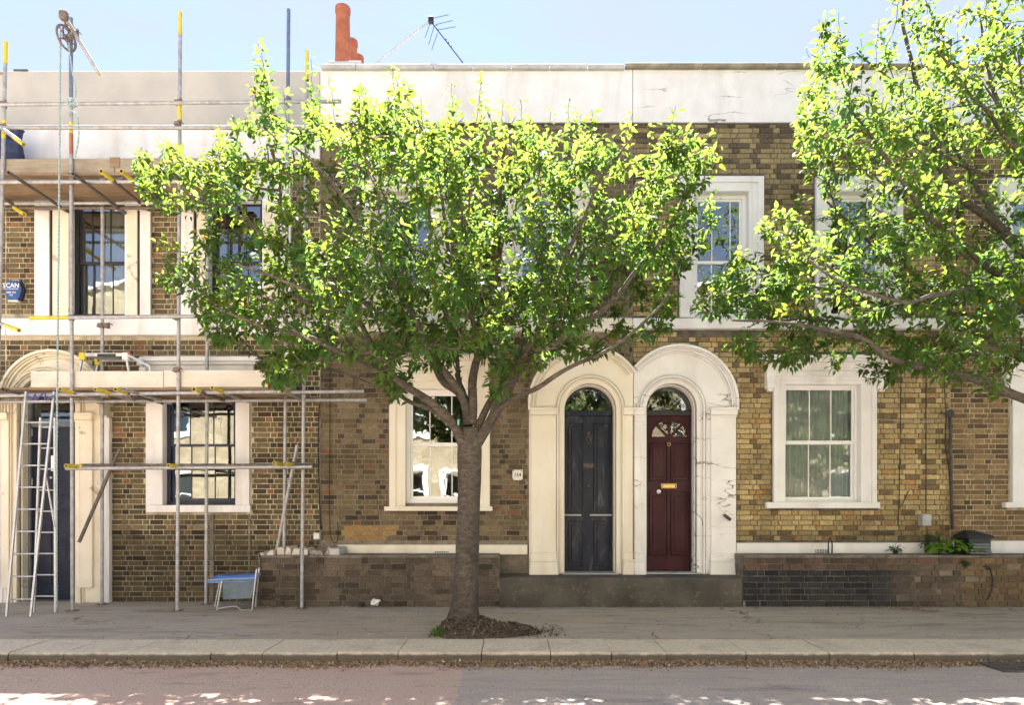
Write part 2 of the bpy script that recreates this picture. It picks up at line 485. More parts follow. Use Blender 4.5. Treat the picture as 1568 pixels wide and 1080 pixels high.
def pave_mat():
    m, nt, b = mat('pavement_asphalt'); n = N(nt)
    p = n.pos(); s = n.pos((.3, 1.5, 1))
    fine = n.rng(n.noise(p, 70, 6, .8), .36, .64)
    col = n.mix(fine, (.22,.19,.15), (.58,.51,.41))
    col = n.mix(n.rng(n.noise(s, 1.2, 7, .65, .4), .42, .62, 0, .7), col, (.40,.32,.24))
    col = n.mix(n.rng(n.noise(s, 2.2, 8, .7, .6), .55, .7, 0, .6), col, (.065,.06,.055))
    col = n.mix(n.rng(n.noise(n.pos((.5,1.4,1)), .7, 3), .50, .53, 0, .35), col, (.46,.42,.36))
    col = n.mix(n.rng(n.noise(n.pos((.25,2.2,1)), 2.8, 8, .75), .52, .66, 0, .55), col, (.12,.11,.095))
    nz = n.new('ShaderNodeTexNoise'); nz.inputs['Scale'].default_value = 3; nz.inputs['Detail'].default_value = 6; n.link(p, nz.inputs['Vector'])
    a = n.new('ShaderNodeVectorMath', operation='SCALE'); a.inputs['Scale'].default_value = .5; n.link(nz.outputs['Color'], a.inputs[0])
    d_ = n.new('ShaderNodeVectorMath', operation='ADD'); n.link(p, d_.inputs[0]); n.link(a.outputs[0], d_.inputs[1])
    v = n.new('ShaderNodeTexVoronoi', feature='DISTANCE_TO_EDGE'); v.inputs['Scale'].default_value = .8; n.link(d_.outputs[0], v.inputs['Vector'])
    crack = n.math('MULTIPLY', n.rng(v.outputs['Distance'], 0, .009, 1, 0), n.rng(n.noise(p, .9, 2), .52, .60))
    col = n.mix(crack, col, (.02,.018,.015))
    nt.links.new(col, b.inputs['Base Color']); b.inputs['Roughness'].default_value = .88
    n.bump(n.math('SUBTRACT', n.noise(p, 120, 4, .7), crack), .7, .007, b)
    return m
M['pave'] = pave_mat()
M['kerb'] = surf('granite_kerb', (.60,.53,.38), (.76,.68,.51), 26, .85, .6, 80, .005, (.16,.13,.09), .6, 3.5, False, 0, .4, ((.13,.11,.09), 60, .5))
def kerb_mat():
    m, nt, b = mat('granite_kerb_stone'); n = N(nt); p = n.pos()
    g = n.new('ShaderNodeNewGeometry'); sp = n.new('ShaderNodeSeparateXYZ'); n.link(g.outputs['Position'], sp.inputs[0])
    col = n.mix(n.rng(n.noise(p, 26, 7, .7), .33, .68), (.50,.42,.31), (.76,.68,.51))
    col = n.mix(n.rng(n.noise(p, 2.4, 7, .65), .5, .7, 0, .6), col, (.34,.28,.20))
    col = n.mix(n.rng(n.noise(p, 70, 3), .58, .68, 0, .6), col, (.20,.17,.13))
    # gutter face colour darkened for road dirt and for shade, up to an uneven edge
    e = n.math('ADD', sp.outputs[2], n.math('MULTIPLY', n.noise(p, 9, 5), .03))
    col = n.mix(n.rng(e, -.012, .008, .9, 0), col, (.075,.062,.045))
    n.link(col, b.inputs['Base Color']); b.inputs['Roughness'].default_value = .9
    n.bump(n.noise(p, 60, 6, .7), .8, .008, b)
    return m
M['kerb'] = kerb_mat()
M['ground'] = surf('ground_earth', (.13,.12,.10), (.2,.19,.16), .3, .95, 0)
def opp_brick():
    m, nt, b = mat('opposite_stock_brick'); n = N(nt)
    g = n.new('ShaderNodeNewGeometry'); sp = n.new('ShaderNodeSeparateXYZ'); cb = n.new('ShaderNodeCombineXYZ')
    n.link(g.outputs['Position'], sp.inputs[0]); n.link(sp.outputs[0], cb.inputs[0]); n.link(sp.outputs[2], cb.inputs[1])
    t = n.new('ShaderNodeTexBrick'); t.inputs['Scale'].default_value = 1; t.inputs['Brick Width'].default_value = .23; t.inputs['Row Height'].default_value = .076
    t.inputs['Mortar Size'].default_value = .009
    t.inputs['Color1'].default_value = (.36,.29,.17,1); t.inputs['Color2'].default_value = (.56,.48,.33,1); t.inputs['Mortar'].default_value = (.34,.30,.24,1)
    n.link(cb.outputs[0], t.inputs['Vector'])
    col = n.mix(n.rng(n.noise(n.pos(), 1.2, 6), .4, .65, 0, .5), t.outputs['Color'], (.22,.17,.10))
    n.link(col, b.inputs['Base Color']); b.inputs['Roughness'].default_value = .95
    return m
M['opp_brick'] = opp_brick()
M['pale_brick'] = surf('opposite_pale_brick', (.50,.44,.32), (.62,.55,.42), 14, .9, .4, 20, .01, (.25,.2,.13), .4, 2)

def bark_mat():
    m, nt, b = mat('cherry_bark'); n = N(nt)
    p = n.pos((3.5, 3.5, 9)); q = n.pos()
    col = n.mix(n.rng(n.noise(p, 3.0, 9, .75, 1.2), .36, .64), (.034,.027,.021), (.17,.142,.112))
    col = n.mix(n.rng(n.noise(q, 5, 6), .5, .68, 0, .6), col, (.055,.045,.036))
    col = n.mix(n.rng(n.noise(q, 7, 5), .62, .72, 0, .6), col, (.19,.20,.12))
    nt.links.new(col, b.inputs['Base Color']); b.inputs['Roughness'].default_value = .85
    n.bump(n.noise(p, 4, 9, .75, 1.0), 1.0, .035, b)
    return m
M['bark'] = bark_mat()
M['twig'] = surf('twig_bark', (.05,.04,.03), (.11,.09,.07), 20, .85, 0)

def leaf_mat(name, tint_attr=True, c=(.044,.104,.026), t=(.245,.345,.050)):
    m = bpy.data.materials.new(name); m.use_nodes = True
    nt = m.node_tree; nt.nodes.clear(); n = N(nt)
    out = n.new('ShaderNodeOutputMaterial')
    pb = n.new('ShaderNodeBsdfPrincipled'); tr = n.new('ShaderNodeBsdfTranslucent'); mx = n.new('ShaderNodeMixShader')
    if tint_attr:
        a = n.new('ShaderNodeAttribute'); a.attribute_name = 'tint'; k = a.outputs['Color']
    else:
        oi = n.new('ShaderNodeObjectInfo')
        k = n.mix(n.rng(oi.outputs['Random'], 0, 1), (.75,.85,.7), (1.3,1.15,1.2))
    n.link(n.mix(1.0, k, c, 'MULTIPLY'), pb.inputs['Base Color'])
    n.link(n.mix(1.0, k, t, 'MULTIPLY'), tr.inputs[0])
    pb.inputs['Roughness'].default_value = .6; pb.inputs['Specular IOR Level'].default_value = .22
    mx.inputs[0].default_value = .5
    n.link(pb.outputs[0], mx.inputs[1]); n.link(tr.outputs[0], mx.inputs[2]); n.link(mx.outputs[0], out.inputs[0])
    return m
M['leaf'] = leaf_mat('cherry_leaf')
M['leaf_single'] = leaf_mat('cherry_leaf_single', False)
M['weed'] = leaf_mat('weed_leaf', False, (.12,.26,.03), (.40,.62,.08))
M['weed_dark'] = leaf_mat('dark_weed_leaf', False, (.05,.08,.035), (.12,.2,.05))

# ------------------------------------------------------------------ ground, road, pavement, kerb
def sheet(name, x0, x1, y0, y1, z, m, kind='structure', nx=1, ny=1, zf=None):
    mb = MB(); vs, fs = [], []
    for j in range(ny+1):
        for i in range(nx+1):
            x = x0+(x1-x0)*i/nx; y = y0+(y1-y0)*j/ny
            vs.append((x, y, z + (zf(x, y) if zf else 0)))
    for j in range(ny):
        for i in range(nx):
            a = j*(nx+1)+i; fs.append((a, a+1, a+nx+2, a+nx+1))
    mb.add(vs, fs)
    o = mb.build(name, m, None, 0, True); tag(o, kind=kind); return o

KY0, KY1 = -3.46, -2.84      # kerb front and back
ROADZ = -0.082
sheet('ground', -300, 300, -300, 300, -0.30, M['ground'])
def rough(x, y): return 0.008*noise.noise(Vector((x*.9, y*1.6, 0))) + .003*noise.noise(Vector((x*6, y*8, 3)))
sheet('road', -16, 16, -10.6, KY0+.02, ROADZ, M['road'], nx=260, ny=60, zf=rough)
sheet('pavement', -16, 16, KY1-.01, 0.4, -0.004, M['pave'], nx=260, ny=40, zf=lambda x, y: rough(x, y)*.7)
o = MB().box(-16, 16, -14.6, -10.6, -.3, 0).build('far_pavement', M['pave']); tag(o, kind='structure')
kerb = empty('kerb', (0, KY0, 0)); tag(kerb, kind='structure')
joints = [-330,-215,-95,25,108,205,330,408,520,612,738,842,934,1017,1137,1262,1390,1500,1610,1730,1850]
for i in range(len(joints)-1):
    mb = MB()
    x0, x1 = X(joints[i], -3.35)+.004, X(joints[i+1], -3.35)-.004
    dz, dy = rnd.uniform(-.006, .004), rnd.uniform(-.008, .008)
    nseg = 8
    for k in range(nseg):     # slightly uneven top edge
        pass
    vs, fs = [], []
    for k in range(nseg+1):
        x = x0+(x1-x0)*k/nseg; e = .004*noise.noise(Vector((x*5, 1, 2)))
        for (yy, zz) in ((KY0+dy, -.30), (KY0+dy+e, -.03+dz), (KY0+dy+.012+e, -.006+dz+e), (KY0+dy+.035, dz+.002), (KY1+.004, dz+.008), (KY1+.004, -.3)):
            vs.append((x, yy, zz))
    for k in range(nseg):
        for j in range(6):
            a = k*6+j; b = k*6+(j+1)%6
            fs.append((a, a+6, b+6, b))
    fs.append((0,1,2,3,4,5)); fs.append(tuple(nseg*6+j for j in (5,4,3,2,1,0)))
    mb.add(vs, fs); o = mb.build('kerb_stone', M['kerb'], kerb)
    tag(o, kind='structure')
mb = MB().box(-16, 16, -10.75, -10.45, -.3, .004); tag(mb.build('far_kerb', M['kerb']), kind='structure')

# ------------------------------------------------------------------ brickwork
CRS = .075; JT = .009; SL = .193; HL = .092
def brick_geo(L, H, y0=-.002, y1=.035, seed=0):
    r = random.Random(seed); c = .0035
    h, l = H/2, L/2
    def j(): return r.uniform(-.0022, .0022)
    F4 = [(-l+c+j(), y0+j(), -h+c+j()), (l-c+j(), y0+j(), -h+c+j()), (l-c+j(), y0+j(), h-c+j()), (-l+c+j(), y0+j(), h-c+j())]
    B4 = [(-l, y0+.007, -h), (l, y0+.007, -h), (l, y0+.007, h), (-l, y0+.007, h)]
    E4 = [(-l, y1, -h), (l, y1, -h), (l, y1, h), (-l, y1, h)]
    fs = [(0,1,2,3)]
    for k in range(4):
        k2 = (k+1) % 4
        fs += [(4+k, 4+k2, k2, k), (8+k, 8+k2, 4+k2, 4+k)]
    return F4+B4+E4, fs

def crange(c0, c1, t): return tuple(c0[i]+(c1[i]-c0[i])*t for i in range(3))
def tint_left(x, z, r):
    c = crange((.10,.082,.045), (.215,.178,.098), r.random())
    q = r.random()
    if q < .15: c = crange((.06,.046,.032), (.10,.078,.055), r.random())
    elif q < .245: c = (.27,.16,.08)
    n_ = noise.noise(Vector((x*1.1, 5, z*1.1)))
    k = 1.0 + .35*n_
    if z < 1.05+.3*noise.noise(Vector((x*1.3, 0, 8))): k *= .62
    return tuple(v*k for v in c)
def tint_154(x, z, r):
    c = crange((.115,.092,.056), (.235,.192,.12), r.random())
    q = r.random()
    if q < .06: c = (.23,.135,.075)
    elif q < .18: c = (.215,.175,.10)
    elif q < .32: c = crange((.065,.05,.038), (.09,.07,.055), r.random())
    if X(530) < x < X(600) and Z(832) < z < Z(803): c = crange((.36,.22,.085), (.42,.29,.12), r.random())
    k = 1 + .3*noise.noise(Vector((x*1.2, 9, z*1.2)))
    if z > 4.4: k *= 1.1
    return tuple(v*k for v in c)
def tint_right(x, z, r):
    c = crange((.37,.29,.14), (.58,.47,.25), r.random())
    q = r.random()
    if q < .07: c = (.42,.27,.12)
    elif q < .22: c = (.20,.15,.08)
    if z > Z(330) : 
        if r.random() < .35: c = crange((.09,.075,.05), (.17,.135,.09), r.random())
        else: c = crange((.26,.21,.12), (.42,.35,.19), r.random())
    k = 1 + .35*noise.noise(Vector((x*.9, 2, z*1.4)))
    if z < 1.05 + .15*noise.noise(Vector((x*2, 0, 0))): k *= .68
    return tuple(v*k for v in c)
def tint_far(x, z, r):
    c = crange((.17,.115,.06), (.32,.225,.12), r.random())
    if r.random() < .15: c = (.11,.08,.05)
    k = 1 + .3*noise.noise(Vector((x*1.2, 7, z*1.2)))
    return tuple(v*k for v in c)

SHARED = {}
def shared_brick(L, H, depth, v):
    key = (round(L, 3), round(H, 3), round(depth, 3), v)
    if key not in SHARED:
        me = bpy.data.meshes.new('brick')
        vs, fs = brick_geo(L, H, -.002, depth, v*7+1)
        me.from_pydata(vs, [], fs); me.materials.append(M['brick_obj']); me.update()
        SHARED[key] = me
    return SHARED[key]

def bricks(parent, x0, x1, z0, z1, yface, tint, blocked, seed=0, single=300, score=None, crs=CRS, sl=SL, hl=HL, jt=JT, depth=.035):
    """Flemish bond between x0..x1; the best-seen whole bricks are objects, the rest one mesh. blocked(zmid) -> list of (a, b) spans"""
    r = random.Random(seed)
    allb = []
    n = int((z1-z0)/crs)
    crs = (z1-z0)/n
    for row in range(n):
        zc = z0+crs*(row+.5)
        spans = sorted(blocked(zc, crs*.5))
        free = []; a = x0
        for (s, e) in spans:
            if s > a: free.append((a, min(s, x1)))
            a = max(a, e)
        if a < x1: free.append((a, x1))
        off = (.0 if row % 2 else (sl+hl)/2+jt) + r.uniform(-.012, .012)
        x = x0-off-.1; k = row % 2
        while x < x1:
            L = sl if k % 2 == 0 else hl
            for (a, b) in free:
                s, e = max(x, a+jt*.5), min(x+L, b-jt*.5)
                if e-s > .028:
                    allb.append((s, e, zc, abs(e-s-L) < 1e-6, k % 2 == 0))
            x += L+jt*r.uniform(.8, 1.3); k += 1
    H = crs-jt
    cand = [i for i, b in enumerate(allb) if b[3]]
    if score: cand = [i for i in cand if score(.5*(allb[i][0]+allb[i][1]), allb[i][2]) < 900]
    cand.sort(key=lambda i: ((score(.5*(allb[i][0]+allb[i][1]), allb[i][2]) if score else 0) + (0 if allb[i][4] else .8)))
    chosen = set(cand[:single])
    V, Fc, C = [], [], []
    for i, (s, e, zc, full, st) in enumerate(allb):
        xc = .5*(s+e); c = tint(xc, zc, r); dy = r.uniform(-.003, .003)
        hh = H*r.uniform(.95, 1.03)
        if i in chosen:
            o = bpy.data.objects.new('brick', shared_brick(e-s, H, depth, r.randrange(8)))
            o.location = (xc, yface+dy, zc); o.rotation_euler = (0, r.uniform(-.006, .006), 0)
            o.color = (*c, 1)
            link(o, parent)
        else:
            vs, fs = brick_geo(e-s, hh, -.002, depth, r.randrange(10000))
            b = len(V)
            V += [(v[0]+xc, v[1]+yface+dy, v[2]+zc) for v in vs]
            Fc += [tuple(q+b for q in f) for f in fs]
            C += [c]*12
    if V:
        me = bpy.data.meshes.new('brickwork'); me.from_pydata(V, [], Fc); me.materials.append(M['brick_mass'])
        at = me.color_attributes.new('tint', 'FLOAT_COLOR', 'POINT')
        at.data.foreach_set('color', np.array([(*c, 1) for c in C], dtype=np.float32).ravel())
        me.update()
        o = bpy.data.objects.new('brickwork', me); link(o, parent); tag(o, kind='stuff')

# ------------------------------------------------------------------ crown outlines (also used to know which bricks can be seen)
CROWN1 = [(203,228),(212,300),(262,332),(300,330),(318,352),(262,358),(233,366),(243,432),(300,470),(318,535),(350,572),(425,592),(452,590),(470,560),(520,540),(556,560),
          (585,612),(610,610),(640,572),(690,560),(720,520),(742,560),(752,610),(785,600),(810,560),(860,545),(905,548),(950,520),(1010,518),(1045,470),(1040,420),
          (1070,390),(1105,330),(1085,270),(1105,215),(1075,235),(1050,185),(1032,160),(1010,200),(990,235),(968,172),(945,225),(915,225),(900,175),(872,160),(850,205),(820,195),(795,160),(765,195),(755,150),(738,112),(712,130),(695,150),
          (670,200),(645,185),(625,130),(600,98),(580,170),(555,135),(530,195),(505,130),(492,200),(475,100),(455,200),(432,190),(415,140),(395,75),(392,180),(365,175),(330,190),(322,240),(290,250),(255,215),(235,235)]
CROWN2 = [(1055,470),(1062,438),(1120,400),(1165,335),(1225,300),(1212,215),(1228,130),(1250,35),(1285,20),(1300,70),(1345,30),(1385,-60),(1450,10),(1500,-10),(1568,-80),(1800,-120),
          (2050,-40),(2300,200),(2350,420),(2150,590),(1900,600),(1700,560),(1600,520),(1560,560),(1530,605),(1460,590),(1400,568),(1340,590),(1262,578),(1235,556),(1190,560),(1120,545),(1098,520),(1150,490),(1110,490)]
def inside(poly, x, y):
    c = False; n = len(poly); j = n-1
    for i in range(n):
        xi, yi = poly[i]; xj, yj = poly[j]
        if (yi > y) != (yj > y) and x < (xj-xi)*(y-yi)/(yj-yi)+xi: c = not c
        j = i
    return c

# ------------------------------------------------------------------ house pieces
def glazed(parent, x0, x1, z0, z1, zm, bars_u, bars_l, fm, y0, fw=.045, sash=.035, rail=.045, curtain=None, mull=.014, gm='glass'):
    """frame, two sashes, bars and panes of a window that fills x0..x1, z0..z1; y0 = its front"""
    win = MB().frame(x0-.01, x1+.01, z0-.01, z1+.01, fw+.01, y0, y0+.09).build('window', fm, parent, .004)
    a, b = x0+fw, x1-fw; za, zb = z0+fw, z1-fw
    for nm, q0, q1, yy, bars in (('upper_sash', zm-rail/2, zb, y0+.018, bars_u), ('lower_sash', za, zm+rail/2, y0+.045, bars_l)):
        s = MB().frame(a+.001, b-.001, q0, q1, sash, yy, yy+.026, tb=rail if nm[0] == 'u' else sash*1.5, tt=sash if nm[0] == 'u' else rail).build(nm, fm, win, .003)
        lo = q0+(rail if nm[0] == 'u' else sash*1.5); hi = q1-(sash if nm[0] == 'u' else rail)
        xs = [a+sash] + [v for v in bars] + [b-sash]
        for v in bars:
            MB().box(v-mull/2, v+mull/2, yy+.002, yy+.022, lo-.002, hi+.002).build('glazing_bar', fm, win, .002)
        for i in range(len(xs)-1):
            l_ = xs[i]-(.004 if i == 0 else -mull/2+.002); r_ = xs[i+1]+(.004 if i == len(xs)-2 else -mull/2+.002)
            # old glass never lies quite flat: every pane is tilted a hair its own way
            t1, t2 = rnd.uniform(-.0012, .0012), rnd.uniform(-.0012, .0012)
            mb = MB().box(l_, r_, yy+.010, yy+.014, lo-.004, hi+.004)
            mb.v = [(x, y+t1*(1 if x > (l_+r_)/2 else -1)+t2*(1 if z > (lo+hi)/2 else -1), z) for x, y, z in mb.v]
            mb.build('pane', M[gm], win)
    if curtain:
        cm, c0, c1, drop = curtain
        vs, fs = [], []; nn = 90
        for i in range(nn+1):
            x = c0+(c1-c0)*i/nn
            y = y0+.16+.045*sin(i*1.35+1.5*sin(i*.31))+.008*sin(i*3.1)
            vs += [(x, y, z0-.02), (x, y, z1-drop)]
        for i in range(nn): fs.append((2*i, 2*i+2, 2*i+3, 2*i+1))
        MB().add(vs, fs).build('curtain', cm, win, 0, True)
    return win

def architrave(parent, ox0, ox1, oz0, oz1, ix0, ix1, iz0, iz1, m, step=True, y=-.055):
    mb = MB()
    mb.prism([(ox0, oz0), (ix0, oz0), (ix0, iz1), (ix1, iz1), (ix1, oz0), (ox1, oz0), (ox1, oz1), (ox0, oz1)], [], y+.02, .03)
    w = (ix0-ox0)*.42
    if step:   # raised outer band
        mb.prism([(ox0-.002, oz0), (ox0+w, oz0), (ox0+w, oz1-w), (ox1-w, oz1-w), (ox1-w, oz0), (ox1+.002, oz0), (ox1+.002, oz1+.002), (ox0-.002, oz1+.002)], [], y, y+.021)
    # reveal lining
    mb.box(ix0-.012, ix0+.004, y+.021, .13, iz0, iz1); mb.box(ix1-.004, ix1+.012, y+.021, .13, iz0, iz1)
    mb.box(ix0+.004, ix1-.004, y+.021, .13, iz1-.004, iz1+.012)
    return mb.build('architrave', m, parent, .006)

def house_shell(h, x0, x1, holes, ztop, mort, name='wall'):
    mb = MB(); mb.prism(rectp(x0+.001, x1-.001, -.25, ztop), holes, .010, .30)
    o = mb.build('wall', mort, h)
    for q0, q1 in ((x0+.001, x0+.11), (x1-.11, x1-.001)): MB().box(q0, q1, .30, 8.0, -.25, ztop-.5).build('party_wall', M['interior'], h)
    MB().box(x0+.11, x1-.11, 7.8, 8.0, -.25, ztop-.6).build('back_wall', M['interior'], h)
    MB().box(x0+.11, x1-.11, .30, 7.8, 3.15, 3.4).build('upper_floor', M['interior'], h)
    MB().box(x0+.11, x1-.11, .30, 7.8, .30, .38).build('lower_floor', M['interior'], h)
    MB().box(x0+.11, x1-.11, .30, 7.8, ztop-.75, ztop-.6).build('roof', M['roofslate'], h)

PY0, PY1 = 8, 490
HX = {'sliver': (X(-260), X(8)), 'left': (X(8), X(490)), 'n154': (X(490), X(969)), 'right': (X(969), X(1455)), 'far': (X(1455), X(1830))}
def hrect(px0, px1, py0, py1): return (X(px0), X(px1), Z(py1), Z(py0))

def rect_block(rs):
    def f(z, h):
        out = []
        for (x0, x1, z0, z1) in rs:
            if z+h > z0 and z-h < z1: out.append((x0, x1))
        return out
    return f
def dome_block(px0, px1, apex, foot):
    x0, x1, zt, zb = X(px0), X(px1), Z(apex), Z(foot)
    r = (x1-x0)/2; zs = zt-r
    def f(z, h):
        zz = z+h*.4
        if z-h*.4 > zt or z+h < zb: return []
        if zz <= zs: return [(x0, x1)]
        dd = r*r-max(0, min(r, z-h*.3-zs))**2
        w = sqrt(max(dd, 0)); c = (x0+x1)/2
        return [(c-w, c+w)] if w > .02 else []
    return f

def vis_score(zpref):
    def f(x, z):
        px = CX+x*104; py = HY-(z-CH)*104
        if px < -5 or px > 1573 or py < 0: return 1000
        s = abs(z-zpref)*2
        if inside(CROWN1, px, py) or inside(CROWN2, px, py): s += 500
        if px < 440 and (235 < py < 320 or 560 < py < 625 or py < 240): s += 500
        if 690 < px < 745: s += 400
        return s
    return f

def house(name, key, label, tint, mort, windows, doorholes, blocks, zt_px, brick_top_px, group='terraced houses along the pavement', single=300, seed=1, zpref=2.0, floor_z=0.0):
    x0, x1 = HX[key]
    h = empty('brick_house', ((x0+x1)/2, 0, 0)); tag(h, label, 'house', group)
    holes = []
    for w in windows: holes.append(rectp(*w))
    for d in doorholes: holes.append(d)
    house_shell(h, x0, x1, holes, Z(zt_px)-.06, mort)
    def blocked(z, hh):
        out = []
        for b in blocks: out += b(z, hh)
        return out
    bricks(h, x0+.004, x1-.004, floor_z, Z(brick_top_px), 0.006 if mort is not M['mortar_dark'] else 0.0, tint, blocked, seed, single, vis_score(zpref))
    return h

def arch_poly(px0, px1, apex, foot, n=24):
    x0, x1 = X(px0), X(px1); r = (x1-x0)/2; c = (x0+x1)/2; zs = Z(apex)-r
    return [(x0, Z(foot)), (x1, Z(foot))] + arc(c, zs, r, 0, pi, n)

# ---- window rectangles (outer, inner) in photograph coordinates on the facade
W_L1 = ((55,230,268,487), (106,193,300,487)); W_L2 = ((276,445,268,487), (319,403,300,487))
W_LG = ((225,383,576,785), (250,362,597,774))
W_A1 = ((556,690,272,487), (578,668,294,487)); W_A2 = ((768,902,272,487), (790,880,294,487))
W_AG = ((597,750,575,779), (621,733,596,771))
W_R1 = ((1040,1168,272,487), (1062,1146,294,487)); W_R2 = ((1248,1380,272,487), (1270,1358,294,487))
W_RG = ((1183,1340,576,776), (1201,1317,589,770))
W_F1 = ((1527,1655,272,487), (1549,1633,294,487)); W_FG = ((1547,1704,576,776), (1567,1681,589,770))

# ================================================================== the scaffolded house (left)
L = house('left', 'left', 'scaffolded terraced house with brown bricks, pale pointing and grey rendered parapet', tint_left, M['mortar_light'],
          [hrect(*W_L1[1]), hrect(*W_L2[1]), hrect(*W_LG[1])], [arch_poly(29, 118, 577, 922)],
          [rect_block([hrect(53,232,262,515), hrect(274,447,262,515), hrect(8,490,486,514), hrect(223,385,545,787)]), dome_block(6, 169, 539, 940)],
          108, 245, seed=3, zpref=1.7)
x0, x1 = HX['left']
MB().pbox(9, 489.6, 190, 243, -.03, .30).build('parapet_band', M['white'], L, .006)
MB().pbox(9, 489.6, 108, 190, -.035, .30).build('parapet', M['greyrender'], L, .01)
MB().pbox(8.5, 489.6, 487, 513, -.09, .02).build('sill_band', M['white'], L, .008)
MB().pbox(20, 42, 105, 108.3, -.04, .25).build('coping_tile', M['roofslate'], L, .004)
def left_upper(W, bars, curt):
    (a, b, c, d), (i0, i1, j0, j1) = W
    ar = architrave(L, X(a), X(b), Z(d)+.0, Z(c), X(i0), X(i1), Z(j1), Z(j0), M['white'], False)
    # groove strips either side
    for q0, q1 in ((a, a+20), (b-16, b)): MB().pbox(q0, q1, 322, 487, -.07, -.034).build('lining_board', M['white'], L, .004)
    for q0, q1 in ((a+21, a+24.5), (b-19.5, b-16.5)): MB().pbox(q0, q1, 322, 487, -.045, -.033).build('groove_strip', M['blackwin'], L)
    for q0, q1 in ((a+25, i0-1), (i1+1, b-20)): MB().pbox(q0, q1, 318, 486, -.055, -.034).build('pilaster', M['peel'], L, .006)
    xs = [X(v, .12) for v in bars]
    glazed(L, X(i0)+.005, X(i1)-.005, Z(j1)+.0, Z(j0), Z(402, .12), xs, [v+.02 for v in xs], M['blackwin'], .12, .06, .03, .04, curt)
    MB().pbox(i0+1, i1-1, 481, 488, -.02, .12).build('sill', M['blackwin'], L, .005)
left_upper(W_L1, (140,168), (M['curtainpale'], X(165,.3), X(193,.3), .02))
left_upper(W_L2, (348,376), (M['curtainpale'], X(320,.3), X(345,.3), .02))
(a, b, c, d), (i0, i1, j0, j1) = W_LG
architrave(L, X(a), X(b), Z(d), Z(c), X(i0), X(i1), Z(j1), Z(j0), M['white'], False)
MB().pbox(a, b, 774, 785, -.10, -.034).box(X(i0)+.01, X(i1)-.01, -.034, .12, Z(785), Z(774)).build('sill', M['white'], L, .006)
MB().pbox(a-12, b+12, 546, 553, -.15, -.03).pbox(a-8, b+8, 553, 558, -.11, -.03).pbox(a-5, b+5, 558, 577, -.06, .02).build('hood_moulding', M['white'], L, .006)
glazed(L, X(i0)+.005, X(i1)-.005, Z(j1), Z(j0), Z(682,.10), [X(291,.12), X(327,.12)], [X(292,.12), X(328,.12)], M['navy'], .10, .05, .035, .035)
# dark patched opening below the window
MB().pbox(321, 327, 788, 921, -.006, .004).pbox(380, 383, 788, 921, -.006, .004).build('patch_edge', M['mortar_soot'], L)
